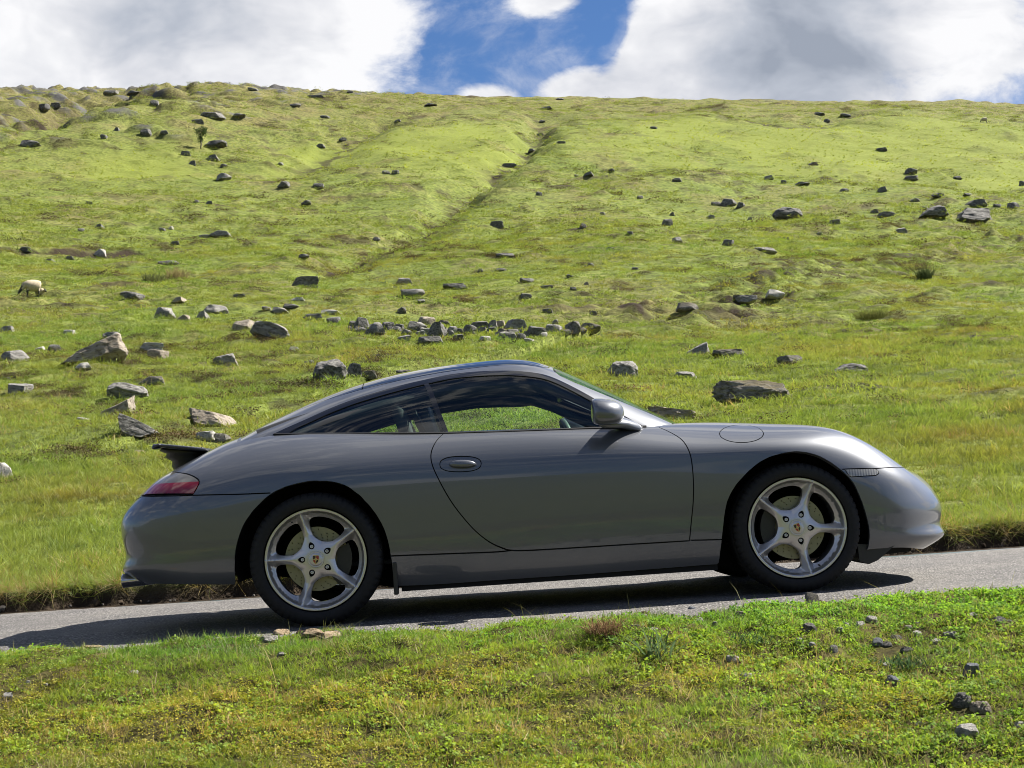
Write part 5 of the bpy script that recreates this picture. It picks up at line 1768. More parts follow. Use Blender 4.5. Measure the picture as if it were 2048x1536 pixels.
SMALL = [
    (137, 671, 28, 15, 'p'), (14, 668, 32, 20, 'g'), (263, 600, 45, 18, 'd'), (330, 637, 42, 29, 'g'), (366, 644, 30, 17, 'w'), (428, 627, 56, 21, 'g'), (403, 637, 34, 18, 'g'), (355, 606, 34, 12, 'w'),
    (565, 661, 12, 10, 'd'), (478, 595, 28, 9, 'd'), (532, 622, 22, 10, 'd'), (560, 627, 36, 14, 'g'), (582, 618, 36, 11, 'd'), (595, 603, 35, 9, 'p'), (661, 629, 45, 13, 'p'), (624, 641, 44, 19, 'd'), (667, 647, 32, 17, 'd'),
    (587, 704, 30, 15, 'g'), (618, 730, 20, 13, 'd'), (166, 842, 28, 9, 'p'), (12, 760, 25, 9, 'g'), (421, 777, 12, 11, 'd'), (280, 905, 32, 8, 'w'), (334, 530, 40, 12, 'd'), (607, 518, 24, 11, 'd'), (137, 519, 22, 8, 'd'),
    (97, 524, 32, 8, 'd'), (50, 504, 25, 11, 'd'), (758, 716, 20, 10, 'd'), (808, 569, 36, 17, 'g'), (803, 627, 22, 15, 'd'), (1052, 598, 26, 12, 'd'), (1094, 577, 28, 9, 'd'), (1053, 565, 36, 12, 'd'), (1179, 536, 23, 11, 'd'),
    (1002, 543, 27, 9, 'd'), (961, 545, 15, 9, 'd'), (1140, 555, 18, 8, 'd'), (1146, 581, 15, 10, 'd'), (1011, 516, 44, 12, 'd'), (1096, 627, 25, 11, 'd'), (1186, 630, 18, 11, 'd'), (842, 606, 20, 8, 'g'), (1173, 570, 11, 8, 'w'),
    (1375, 623, 48, 22, 'm'), (1432, 411, 24, 11, 'd'), (1482, 414, 20, 13, 'd'), (1336, 451, 24, 17, 'd'), (1345, 432, 13, 9, 'd'), (1421, 437, 19, 8, 'g'), (1355, 486, 22, 15, 'g'), (1457, 491, 26, 16, 'd'), (1531, 506, 50, 13, 'g'),
    (1571, 480, 16, 9, 'd'), (1671, 449, 24, 14, 'd'), (1750, 427, 20, 11, 'd'), (1775, 433, 36, 12, 'd'), (1804, 466, 26, 14, 'g'), (1830, 404, 24, 9, 'd'), (1849, 420, 20, 9, 'd'), (2028, 417, 28, 18, 'd'), (1947, 678, 24, 8, 'd'),
    (1692, 720, 20, 8, 'p'), (1739, 780, 28, 7, 'g'), (1823, 349, 29, 16, 'd'), (1824, 362, 32, 12, 'd'), (1538, 359, 20, 11, 'g'), (1567, 367, 14, 10, 'd'), (1605, 371, 33, 9, 'd'), (1689, 384, 22, 10, 'd'), (1766, 384, 21, 12, 'd'),
    (1765, 302, 25, 9, 'd'), (1627, 331, 23, 8, 'd'), (1655, 246, 14, 10, 'd'), (1693, 235, 28, 7, 'd'), (1640, 231, 24, 7, 'd'), (1916, 359, 18, 9, 'd'), (1876, 395, 25, 9, 'd'), (1354, 364, 22, 10, 'd'), (2045, 372, 14, 14, 'd'),
    (1177, 354, 24, 9, 'd'), (1152, 354, 11, 6, 'd'), (1224, 344, 12, 7, 'd'), (1078, 391, 14, 10, 'd'), (1280, 398, 16, 10, 'd'), (1167, 458, 18, 12, 'd'), (1206, 430, 11, 8, 'd'), (752, 482, 20, 10, 'd'), (772, 349, 20, 10, 'g'), (791, 348, 18, 10, 'd'),
    (1122, 287, 20, 6, 'd'), (1308, 258, 16, 6, 'd'), (1020, 335, 34, 9, 'd'), (1063, 305, 16, 8, 'd'), (1080, 272, 18, 7, 'd'), (1085, 246, 14, 6, 'd'), (1090, 220, 36, 8, 'd'), (567, 376, 28, 14, 'd'), (636, 378, 26, 12, 'd'), (612, 412, 24, 10, 'd'),
    (440, 475, 50, 14, 'g'), (408, 476, 27, 10, 'g'), (324, 462, 14, 8, 'd'), (341, 460, 12, 8, 'p'), (197, 458, 26, 12, 'd'), (161, 463, 15, 9, 'd'), (178, 409, 16, 8, 'd'), (350, 489, 20, 9, 'd'), (418, 410, 14, 8, 'd'), (392, 405, 13, 7, 'd'),
    (423, 237, 58, 17, 'd'), (395, 247, 28, 13, 'd'), (430, 294, 54, 15, 'd'), (423, 322, 34, 14, 'd'), (372, 312, 22, 14, 'd'), (384, 330, 16, 12, 'd'), (447, 336, 16, 9, 'd'), (290, 273, 26, 17, 'd'), (207, 279, 15, 11, 'd'), (233, 262, 12, 9, 'd'),
    (307, 214, 22, 16, 'd'), (60, 294, 44, 16, 'd'), (86, 222, 28, 16, 'd'), (112, 217, 22, 12, 'd'), (328, 271, 18, 9, 'd'), (475, 238, 34, 9, 'd'), (590, 214, 22, 8, 'd'), (630, 197, 40, 9, 'd'), (265, 195, 30, 9, 'd'), (150, 175, 30, 8, 'd'),
    (505, 182, 24, 7, 'd'), (220, 190, 34, 10, 'g'), (560, 330, 14, 6, 'g'), (910, 185, 30, 6, 'd'), (700, 186, 14, 6, 'd'), (1395, 189, 34, 5, 'd'), (2040, 200, 10, 8, 'd'), (1120, 200, 20, 5, 'd'), (860, 212, 30, 6, 'd'), (650, 237, 20, 7, 'd'),
    (640, 296, 22, 9, 'd'), (685, 283, 18, 8, 'd'), (795, 245, 18, 6, 'd'), (1995, 415, 20, 10, 'd'), (1935, 392, 22, 8, 'd'), (1500, 440, 12, 7, 'd'), (1640, 470, 14, 8, 'd'), (1260, 470, 15, 8, 'd'), (1220, 500, 16, 8, 'd'), (1270, 540, 16, 8, 'd'),
]
ALIAS = ['the big tan-faced boulder', 'the boulder behind the big tan-faced one', 'the left edge slab', 'the pale stone by the left slab', 'the dark pointed rock', 'the flat pale stone', 'the long pale flat-topped stone', 'the rounded mottled stone',
         'the lone lichen-patched boulder', 'the broad grey boulder', 'the cracked tan boulder', 'the brownish half-sunk rock', 'the long brown flat boulder', 'the dark wedge boulder', 'the grey rock near the left edge', 'the pale boulder cut by the left edge',
         'the pale rock at the car tail', 'the mossy rock at the car tail', 'the large dark rounded boulder', 'the upright dark stone', 'the low mossy rock', 'the dark flat boulder at the roof', 'the angular tan boulder', 'the striped leaning boulder', 'the long dark boulder at the gully mouth',
         'the round mottled boulder', 'the upright blunt boulder', 'the flat mossy rock', 'the small mottled rock', 'the thin dark slab', 'the grey humped stone', 'the wide moss-topped boulder', 'the pale flat layered rock', 'the dark dome boulder', 'the hollowed block', 'the slab on the hollowed block',
         'the dark sloping boulder', 'the middle rock of the dark three', 'the lone leaning slab', 'the pale pointed rock', 'the grey rounded rock', 'the grey oval boulder', 'the turf-edged boulder', 'the tilted slab by the gully', 'the pale boulder at the ditch end']
MARKS = [(r[0], r[1] - r[3] / 2, al) for r, al in zip(NAMED, ALIAS)] + [(400, 278, 'the small tree'), (66, 585, 'the grazing sheep'), (1970, 243, 'the far white sheep'), (1075, 262, 'the head of the gully'), (1020, 333, 'the dark gully notch'), (620, 190, 'the skyline left of the blue gap'),
         (1390, 190, 'the skyline right of the blue gap'), (1600, 300, 'the bracken mound'), (900, 300, 'the middle bracken patch'), (150, 180, 'the left skyline crag'), (950, 665, 'the ruined wall'), (100, 505, 'the dark ditch'), (2040, 205, 'the right end of the skyline'), (1500, 250, 'the dark hollow below the skyline')]
TONES = {'g': 'grey', 'd': 'dark', 'p': 'pale', 'w': 'tan', 'm': 'mossy', 's': 'slate', 't': 'tan'}
ORD = ['', 'second nearest ', 'third nearest ', 'fourth nearest ', 'fifth nearest ', 'sixth nearest ', 'seventh nearest ']


def side_of(dx, dy):
    a = math.degrees(math.atan2(-dy, dx)) % 360
    return ['right of', 'up and right of', 'above', 'up and left of', 'left of', 'down and left of', 'below', 'down and right of'][int((a + 22.5) // 45) % 8]


def relational(items, marks, noun):
    """one label for each stone: size, tone and where it lies from the nearest landmark, ranked by distance"""
    rec = []
    for i, (x, y, ww, hh, tone) in enumerate(items):
        d, al, mx_, my_ = min((math.hypot(x - a, y - hh / 2 - b), c, a, b) for a, b, c in marks)
        sz = 'tiny' if ww < 13 else ('small' if ww < 26 else ('flat' if hh < .33 * ww else 'medium'))
        rec.append((d, i, '%s %s %s %s %s' % (sz, TONES[tone], noun, side_of(x - mx_, y - hh / 2 - my_), al)))
    used, out = {}, [None] * len(items)
    for d, i, lab in sorted(rec):
        k = used.get(lab, 0)
        used[lab] = k + 1
        out[i] = (ORD[min(k, 6)] + lab)
    return out


for (x, y, ww, hh, tone), lab in zip(SMALL, relational(SMALL, MARKS, 'stone')):
    place_rock(x, y, ww * .9, hh * .78, tone, lab, 'small stones scattered over the hillside', sink=.4)

# ---- ruined dry stone wall: one thing, its stones are parts
WALL = [
    (723, 663, 32, 27, 'd'), (706, 654, 18, 12, 'd'), (753, 668, 34, 22, 'g'), (776, 660, 27, 16, 'd'), (833, 661, 39, 17, 'g'), (853, 652, 33, 18, 'w'), (841, 675, 21, 14, 'g'), (873, 672, 40, 25, 'd'), (905, 670, 29, 18, 'g'),
    (922, 671, 14, 14, 'd'), (940, 670, 27, 21, 'd'), (918, 680, 22, 12, 'd'), (960, 660, 36, 16, 'd'), (986, 660, 20, 19, 'g'), (1001, 656, 20, 14, 'w'), (1031, 664, 43, 24, 'g'), (1010, 667, 17, 12, 'g'), (999, 673, 16, 9, 'g'),
    (1014, 683, 38, 18, 'g'), (971, 681, 22, 9, 'p'), (1042, 679, 20, 11, 'd'), (1073, 673, 37, 20, 'd'), (1109, 668, 31, 18, 'g'), (1146, 664, 30, 18, 'm'), (1180, 664, 40, 17, 'm'), (1111, 648, 12, 8, 'g'), (861, 690, 47, 17, 'd'),
    (811, 682, 30, 13, 'g'), (739, 671, 22, 12, 'd'), (798, 660, 18, 12, 'd'), (890, 651, 22, 10, 'm'), (1058, 684, 18, 7, 'p'), (1088, 674, 14, 10, 'p'), (700, 661, 12, 9, 'd'),
]
wp = px_ground(950, 672, height)
wall = empty('ruined_stone_wall', wp.tolist())
tag(wall, 'collapsed dry stone wall, a low line of tumbled stones across the slope', 'wall')
bpy.context.view_layer.update()
_wr = random.Random(77)
for _i in range(26):      # smaller stones fill the line between the larger ones
    _x = 705 + _i * 18.5 + _wr.uniform(-6, 6)
    _y = np.interp(_x, [700, 760, 850, 950, 1050, 1200], [657, 665, 668, 670, 672, 663]) + _wr.uniform(-5, 6)
    WALL.append((_x, _y, _wr.uniform(12, 26), _wr.uniform(9, 15), _wr.choice('ddgm')))
for x, y, ww, hh, tone in WALL:
    o = place_rock(x, y, ww * 1.08, hh * 1.05, tone, name='stone', big=False)
    for kk in ('label', 'category', 'group'):
        if kk in o:
            del o[kk]
    loc = o.location.copy()
    o.parent = wall
    o.location = loc - Vector(wp.tolist())

# ---- stones on the near verge
vg = dict(hf=verge_h, lo=3.5, name='stone', sink=.18)
fx = lambda X: 1100 + X / 2.16
fy = lambda Y: 1080 + Y / 2.16
lx = lambda X: X / 2.56
ly = lambda Y: 1140 + Y / 2.56
FORE_N = [
    (lx(1440), ly(345), 37, 20, 't', 'orange-tan stone under the rear wheel, left of two largest at the road edge'),
    (lx(1375), ly(375), 37, 19, 'p', 'pinkish grey rounded stone in front of the orange-tan stone'),
    (lx(1595), ly(345), 44, 18, 't', 'long pale tan stone in the middle of the heap under the rear wheel'),
    (lx(1695), ly(347), 42, 13, 't', 'flat orange stone at the right of the heap under the rear wheel'),
    (lx(1720), ly(328), 20, 11, 'g', 'small grey stone perched behind the flat orange stone'),
    (lx(1505), ly(340), 27, 10, 'p', 'small pale stone between the two tan stones under the rear wheel'),
    (lx(455), ly(414), 60, 10, 't', 'flat pale orange stone alone at the road edge, bottom left'),
    (lx(40), ly(650), 25, 12, 'p', 'pale stone in the grass near the bottom left corner'),
    (fx(790), fy(532), 31, 19, 'p', 'light grey faceted stone in the middle of the right verge'),
    (fx(850), fy(597), 26, 17, 'p', 'cream stone below the light grey faceted stone'),
    (fx(1125), fy(402), 29, 24, 'd', 'dark brown jagged stone in the verge below the front wheel'),
    (fx(1080), fy(442), 19, 15, 'p', 'pale grey stone just below the dark brown jagged stone'),
    (fx(1225), fy(490), 19, 22, 'g', 'upright grey stone right of the dark jagged stone'),
    (fx(1417), fy(455), 24, 19, 's', 'blue-grey stone touching a dark clod on the right verge'),
    (fx(1458), fy(460), 20, 14, 'd', 'dark clod touching the blue-grey stone'),
    (fx(1492), fy(434), 29, 14, 'd', 'dark brown flat stone behind the blue-grey stone'),
    (fx(1546), fy(485), 25, 13, 'd', 'brown humped stone right of the blue-grey stone'),
    (fx(1470), fy(630), 28, 29, 's', 'upright blue-grey slate on the right verge, lower left of two slates'),
    (fx(1815), fy(590), 31, 35, 's', 'tall upright slate chip, upper right of two slates'),
    (fx(1725), fy(420), 28, 16, 'g', 'rounded grey-green stone near the road, right verge'),
    (fx(1945), fy(366), 33, 17, 'd', 'dark stone near the road at the right edge'),
    (fx(1780), fy(728), 40, 34, 'd', 'dark jagged brown rock beside the tan rock, bottom right'),
    (fx(1870), fy(760), 42, 31, 'w', 'tan rock beside the dark jagged rock, bottom right'),
    (fx(1800), fy(850), 43, 31, 'p', 'light grey cracked rock, lowest in the bottom right corner'),
    (fx(2034), fy(815), 28, 19, 'p', 'cream rock cut off by the right edge at the bottom'),
    (fx(97), fy(347), 22, 13, 'w', 'small tan stone beside the brown dead grass clump'),
    (fx(612), fy(307), 20, 13, 's', 'grey-green tilted stone at the road edge below the sill'),
    (fx(825), fy(328), 22, 14, 'w', 'pinkish tan stone at the road edge below the front wheel'),
]
for x, y, ww, hh, tone, lab in FORE_N:
    place_rock(x, y, ww, hh, tone, lab, big=(ww > 24), depth=.8, **vg)
FORE_S = [(405, 335, 35, 16), (480, 326, 30, 10), (690, 306, 42, 12), (645, 350, 36, 16), (710, 374, 22, 24), (372, 373, 40, 10), (440, 384, 55, 9), (1045, 296, 32, 14), (1390, 349, 44, 20), (1350, 361, 50, 10), (1280, 371, 34, 16), (1250, 395, 28, 20),
          (1085, 348, 42, 9), (1130, 464, 28, 22), (1585, 410, 38, 18), (1667, 446, 38, 18), (1560, 660, 24, 16), (1455, 555, 40, 24), (1500, 318, 24, 8), (1550, 383, 30, 16), (1700, 305, 30, 8), (1590, 352, 24, 8), (1830, 322, 40, 9), (1710, 360, 26, 8), (1985, 345, 26, 8), (1220, 340, 26, 9), (560, 310, 24, 8), (1600, 800, 40, 16), (1620, 640, 14, 10)]
FALIAS = ['the orange-tan stone', 'the pinkish grey stone', 'the long pale tan stone', 'the flat orange stone', 'the grey stone behind the flat orange one', 'the pale stone between tan stones', 'the flat pale orange stone', 'the pale stone at bottom left', 'the light grey faceted stone', 'the cream stone',
          'the dark jagged stone', 'the pale grey stone', 'the upright grey stone', 'the blue-grey stone', 'the dark clod', 'the dark flat stone', 'the brown humped stone', 'the lower slate', 'the tall slate chip', 'the grey-green rounded stone', 'the dark stone at the right edge', 'the dark jagged rock at bottom right',
          'the tan rock at bottom right', 'the light grey cracked rock', 'the cream rock at the right edge', 'the tan stone by the brown clump', 'the grey-green tilted stone', 'the pinkish tan stone']
FMARKS = [(r[0], r[1] - r[3] / 2, al) for r, al in zip(FORE_N, FALIAS)] + [(1212, 1262, 'the brown grass clump'), (1312, 1305, 'the thistle')]
CHIPS = [(fx(X), fy(Y), ww / 2.16, hh / 2.16, 'p') for X, Y, ww, hh in FORE_S] + [(lx(X), ly(Y), ww / 2.56, hh / 2.56, 'p') for X, Y, ww, hh in [
    (140, 580, 28, 18), (232, 590, 22, 16), (685, 525, 44, 14), (995, 643, 20, 22), (1440, 438, 44, 16), (1040, 405, 28, 7), (870, 430, 24, 8), (690, 396, 22, 7), (805, 390, 22, 7), (315, 478, 32, 9), (1048, 372, 24, 7)]]
for (x, y, ww, hh, tone), lab in zip(CHIPS, relational(CHIPS, FMARKS, 'stone chip')):
    place_rock(x, y + 2, ww * 1.1, hh * 1.5, tone, lab, 'stone chips in the near verge', big=False, depth=.8, hf=verge_h, lo=3.5, name='stone', sink=-.1)

# ------------------------------------------------------------------ plants as scattered stuff
def leaf_mat(name, c1, c2, trans=.45, rough=.55, use_tint=True):
    m, t = new_mat(name)
    rnd = t.n('ShaderNodeObjectInfo').outputs['Random']
    at = t.n('ShaderNodeAttribute', attribute_name='tint', attribute_type='INSTANCER')
    gv = t.n('ShaderNodeAttribute', attribute_name='shade').outputs['Fac']
    c = t.mix(rnd, c1, c2)
    if use_tint:
        c = t.mix(1.0, c, at.outputs['Color'], 'MULTIPLY')
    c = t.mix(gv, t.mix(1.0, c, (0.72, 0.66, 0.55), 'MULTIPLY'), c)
    d = t.n('ShaderNodeBsdfDiffuse', {'Color': c})
    tr = t.n('ShaderNodeBsdfTranslucent', {'Color': t.mix(1.0, c, (1.25, 1.2, .7), 'MULTIPLY')})
    mx = t.n('ShaderNodeMixShader', {0: trans, 1: d.outputs[0], 2: tr.outputs[0]})
    gl = t.n('ShaderNodeBsdfGlossy', {'Color': (1, 1, 1), 'Roughness': rough})
    o = t.n('ShaderNodeMixShader', {0: .012, 1: mx.outputs[0], 2: gl.outputs[0]})
    t.n('ShaderNodeOutputMaterial', {'Surface': o.outputs[0]})
    return m


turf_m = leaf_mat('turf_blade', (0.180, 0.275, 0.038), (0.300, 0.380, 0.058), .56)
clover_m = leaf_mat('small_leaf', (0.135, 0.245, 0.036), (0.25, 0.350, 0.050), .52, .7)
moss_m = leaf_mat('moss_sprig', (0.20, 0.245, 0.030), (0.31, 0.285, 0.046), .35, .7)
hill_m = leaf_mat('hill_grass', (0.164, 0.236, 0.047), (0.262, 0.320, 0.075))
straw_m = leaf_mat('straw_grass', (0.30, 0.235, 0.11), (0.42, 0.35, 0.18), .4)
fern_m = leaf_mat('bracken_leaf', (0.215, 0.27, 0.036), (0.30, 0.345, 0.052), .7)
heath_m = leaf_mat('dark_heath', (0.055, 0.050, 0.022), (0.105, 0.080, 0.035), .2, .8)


def tuft_mesh(name, seed, n, hlo, hhi, spread, wid, mat, lean=.5, curl=.6, segs=2):
    rng = random.Random(seed)
    V, Fc, sh = [], [], []
    for i in range(n):
        a = rng.uniform(0, 2 * math.pi)
        r = spread * math.sqrt(rng.random())
        x, y = r * math.cos(a), r * math.sin(a)
        h = rng.uniform(hlo, hhi)
        b = rng.uniform(0, 2 * math.pi)
        ln = rng.uniform(.1, lean)
        dx, dy = math.cos(b), math.sin(b)
        wv = rng.uniform(.7, 1.3) * wid
        tw = rng.uniform(0, math.pi)
        px_, py_ = math.cos(tw) * wv / 2, math.sin(tw) * wv / 2
        s = len(V)
        for k in range(segs):
            f = k / segs
            off = h * (ln * f + curl * ln * f * f)
            zz = h * (f - .25 * curl * ln * f * f)
            t_ = 1 - .35 * f
            V += [(x + dx * off - px_ * t_, y + dy * off - py_ * t_, zz), (x + dx * off + px_ * t_, y + dy * off + py_ * t_, zz)]
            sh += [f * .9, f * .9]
        off = h * (ln + curl * ln)
        V.append((x + dx * off, y + dy * off, h * (1 - .4 * curl * ln)))
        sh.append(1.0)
        for k in range(segs - 1):
            q = s + 2 * k
            Fc.append((q, q + 1, q + 3, q + 2))
        q = s + 2 * (segs - 1)
        Fc.append((q, q + 1, q + 2))
    me = mesh_np(name, V, Fc, mat, smooth_shade=False)
    set_attr(me, 'shade', sh)
    return me


def leaf_cluster(name, seed, n, spread, size, hmax, mat):
    """small round leaves on short stalks"""
    rng = random.Random(seed)
    V, Fc, sh = [], [], []
    for i in range(n):
        a = rng.uniform(0, 2 * math.pi); r = spread * math.sqrt(rng.random())
        c = Vector((r * math.cos(a), r * math.sin(a), rng.uniform(.15, 1) * hmax))
        q = Euler((rng.uniform(-.9, .9), rng.uniform(-.9, .9), rng.uniform(0, 6.28))).to_matrix()
        sz = size * rng.uniform(.6, 1.3)
        s = len(V)
        for dx, dy, dz_ in ((-.5, 0, 0), (-.15, -.42, .08), (.5, -.1, 0), (.42, .35, .05), (-.1, .45, .08)):
            V.append(c + q @ Vector((dx * sz, dy * sz, dz_ * sz)))
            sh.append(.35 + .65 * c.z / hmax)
        Fc.append((s, s + 1, s + 2, s + 3, s + 4))
    me = mesh_np(name, [tuple(v) for v in V], Fc, mat, smooth_shade=False)
    set_attr(me, 'shade', sh)
    return me


def fern_mesh(name, seed, mat):
    """clump of bracken fronds, about 1 m"""
    rng = random.Random(seed)
    V, Fc, sh = [], [], []
    for i in range(7):
        a = rng.uniform(0, 2 * math.pi); h = rng.uniform(.55, 1.0)
        d = np.array([math.cos(a), math.sin(a), 0]); sd = np.array([-d[1], d[0], 0])
        for k in range(6):
            f = .35 + .65 * k / 6
            c = d * (.5 * h * f * f) + np.array([0, 0, h * (f - .25 * f * f)])
            L = .26 * h * (1.25 - f) * rng.uniform(.8, 1.2)
            for sg in (-1, 1):
                s = len(V)
                tip = c + sd * sg * L + d * L * .35 - np.array([0, 0, L * .25])
                V += [tuple(c - d * .05), tuple(tip), tuple(c + d * .10)]
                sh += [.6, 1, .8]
                Fc.append((s, s + 1, s + 2))
    me = mesh_np(name, V, Fc, mat, smooth_shade=False)
    set_attr(me, 'shade', sh)
    return me


def scatter(name, pos, rot, scl, tint, idx, protos, label, cat):
    """one stuff object: protos instanced on points"""
    n = len(pos)
    me = bpy.data.meshes.new(name)
    me.vertices.add(n)
    me.vertices.foreach_set('co', np.asarray(pos, np.float32).ravel())
    for an, ty, arr, fld in (('rot', 'FLOAT_VECTOR', rot, 'vector'), ('tint', 'FLOAT_COLOR', np.concatenate([tint, np.ones((n, 1))], 1), 'color'), ('scl', 'FLOAT', scl, 'value'), ('idx', 'INT', idx, 'value')):
        a = me.attributes.new(an, ty, 'POINT')
        a.data.foreach_set(fld, np.asarray(arr, np.int32 if ty == 'INT' else np.float32).ravel())
    o = put_obj(name, me)
    tag(o, label, cat, kind='stuff')
    ng = bpy.data.node_groups.new(name + '_scatter', 'GeometryNodeTree')
    ng.interface.new_socket('Geometry', in_out='INPUT', socket_type='NodeSocketGeometry')
    ng.interface.new_socket('Geometry', in_out='OUTPUT', socket_type='NodeSocketGeometry')
    gi, go = ng.nodes.new('NodeGroupInput'), ng.nodes.new('NodeGroupOutput')
    ip = ng.nodes.new('GeometryNodeInstanceOnPoints')
    ci = ng.nodes.new('GeometryNodeCollectionInfo')
    cc = bpy.data.collections.new(name + '_shapes')
    for i, p in enumerate(protos):
        cc.objects.link(bpy.data.objects.new('%s_shape_%02d' % (name, i), p))
    ci.inputs['Collection'].default_value = cc
    ci.inputs['Separate Children'].default_value = True
    ci.inputs['Reset Children'].default_value = True

    def named(an, ty):
        nd = ng.nodes.new('GeometryNodeInputNamedAttribute')
        nd.data_type = ty
        nd.inputs['Name'].default_value = an
        return nd.outputs[0]
    L = ng.links.new
    L(gi.outputs[0], ip.inputs['Points'])
    L(ci.outputs[0], ip.inputs['Instance'])
    ip.inputs['Pick Instance'].default_value = True
    L(named('idx', 'INT'), ip.inputs['Instance Index'])
    L(named('rot', 'FLOAT_VECTOR'), ip.inputs['Rotation'])
    L(named('scl', 'FLOAT'), ip.inputs['Scale'])
    L(ip.outputs[0], go.inputs[0])
    o.modifiers.new('scatter', 'NODES').node_group = ng
    return o


rngN = np.random.default_rng(7)


def rand_rot(n, lean=.25):
    return np.stack([rngN.normal(0, lean, n), rngN.normal(0, lean, n), rngN.uniform(0, 2 * math.pi, n)], 1)


# ---- near verge: turf, small leaves, moss
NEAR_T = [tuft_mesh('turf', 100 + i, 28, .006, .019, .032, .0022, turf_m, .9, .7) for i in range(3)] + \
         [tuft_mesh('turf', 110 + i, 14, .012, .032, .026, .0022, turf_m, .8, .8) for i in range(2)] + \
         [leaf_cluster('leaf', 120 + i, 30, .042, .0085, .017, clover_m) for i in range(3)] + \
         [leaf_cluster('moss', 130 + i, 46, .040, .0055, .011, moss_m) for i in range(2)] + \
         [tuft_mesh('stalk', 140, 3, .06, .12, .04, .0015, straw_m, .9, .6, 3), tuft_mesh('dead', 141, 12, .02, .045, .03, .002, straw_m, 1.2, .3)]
n = 52000
X = rngN.uniform(-3.6, 3.6, n)
Y = rngN.uniform(3.9, 6.9, n)
e = road_near(X) + .10 * fbm(X / .7, X * 0 + .5, 3, 95)
keep = (Y < e + .02) & (np.abs(X) < .75 + Y * .48)
X, Y, e = X[keep], Y[keep], e[keep]
n = len(X)
n1 = fbm(X / .55, Y / .5, 3, 201); n2 = fbm(X / .9 + 4, Y / .8, 3, 202); n3 = fbm(X / 1.6, Y / 1.4, 2, 203)
right = smooth(-.3, 1.6, X)
moss_p = np.clip(.10 + .8 * n1 + .25 * smooth(1.2, -1.0, X) + .25 * smooth(5.6, 4.6, Y) - .35 * smooth(5.7, 6.4, Y) - .25 * right, 0, .85)
leaf_p = np.clip(.10 + .55 * n2 + .42 * right, 0, .8)
u = rngN.random(n)
idx = rngN.integers(0, 5, n)
idx = np.where(u < leaf_p, rngN.integers(5, 8, n), idx)
u = rngN.random(n)
idx = np.where(u < moss_p, rngN.integers(8, 10, n), idx)
u = rngN.random(n)
idx = np.where(u < .004, 10, np.where(u < .07 + .06 * (n3 > .25), 11, idx))
bare = (n1 > .45) & (rngN.random(n) < .55)
edge_gap = (e - Y < .10) & (rngN.random(n) < .35)
ok = ~(bare | edge_gap)
for sx, sy, rx, ry in STONES:
    if sy < 7.5:
        ok &= ~(((X - sx) / (rx * 1.05)) ** 2 + ((Y - (sy - ry * .8)) / (ry * 2.1)) ** 2 < 1)
tint = np.ones((n, 3)) * (1.0 + .25 * n3)[:, None] * np.stack([1 + .28 * n2, 1 + .10 * n2, 1 - .1 * n2], 1)
tint *= rngN.uniform(.72, 1.2, (n, 1))
# greener, brighter strip along the road
tint *= np.stack([1 - .12 * smooth(.9, .2, e - Y), 1 + .12 * smooth(.9, .2, e - Y), np.ones(n)], 1)
pos = np.stack([X, Y, verge_h(X, Y) - .004], 1)
scatter('verge_grass', pos[ok], rand_rot(n, .28)[ok], rngN.uniform(.7, 1.35, n)[ok], tint[ok], idx[ok], NEAR_T, 'short mossy turf with clover covering the near verge', 'grass')

# ---- far bank and hillside: grass gets coarser with distance
HT = [tuft_mesh('bank_grass', 210 + i, 34, .022, .065, .10, .0045, hill_m, .8, .8) for i in range(3)] + [tuft_mesh('bank_straw', 216, 10, .05, .13, .08, .003, straw_m, .9, .7, 3)] + \
     [tuft_mesh('bank_long', 217 + i, 26, .06, .15, .08, .005, hill_m, .8, .9, 3) for i in range(2)]


def clear_of_stones(X, Y, grow=1.0):
    ok = np.ones(len(X), bool)
    for sx, sy, rx, ry in STONES:
        if sy < Y.max() + 1 and sy > Y.min() - 1:
            ok &= ((X - sx) / (rx * grow)) ** 2 + ((Y - sy) / (ry * grow)) ** 2 > 1
    return ok


def spread_points(n, y0, y1, margin=1.25, power=2.0):
    """points over a wedge of hillside"""
    yy = (rngN.random(n) * (y1 ** power - y0 ** power) + y0 ** power) ** (1 / power)
    xx = rngN.uniform(-1, 1, n) * (1.0 + yy * .36 * margin)
    return xx, yy


def grass_belt(name, n, y0, y1, protos, pick, size, lab, lean=.22, dens=None, power=2.0):
    X, Y = spread_points(n, y0, y1, power=power)
    Z, mk = height(X, Y, 'masks')
    k = (Y > bank_edge(X) + .0) & clear_of_stones(X, Y, .82)
    k &= rngN.random(n) < (1 - smooth(.03, .2, mk['ditch'])) * (1 - .5 * mk['dark'])
    if dens is not None:
        k &= rngN.random(n) < dens(X, Y, mk)
    X, Y, Z = X[k], Y[k], Z[k]
    mk = {a: b[k] for a, b in mk.items()}
    n = len(X)
    p1, p2 = fbm(X / 6, Y / 7, 3, 301), fbm(X / 1.6, Y / 1.5, 2, 302)
    tint = np.ones((n, 3)) * (1 + .22 * p2)[:, None] * np.stack([1 + .24 * p1, 1 + .06 * p1, 1 + .1 * p1], 1)
    tint *= rngN.uniform(.78, 1.18, (n, 1))
    tus = np.clip(mk['tus'], 0, 1.2)[:, None]
    tint *= 1 - tus * np.array([[.12, .28, .15]]) * smooth(.0, .4, p1)[:, None]
    s = size(Y) * rngN.uniform(.65, 1.4, n) * (1 + .35 * p2)
    scatter(name, np.stack([X, Y, Z - .01 * s], 1), rand_rot(n, lean), s, tint, pick(X, Y, mk, n), protos, lab, 'grass')


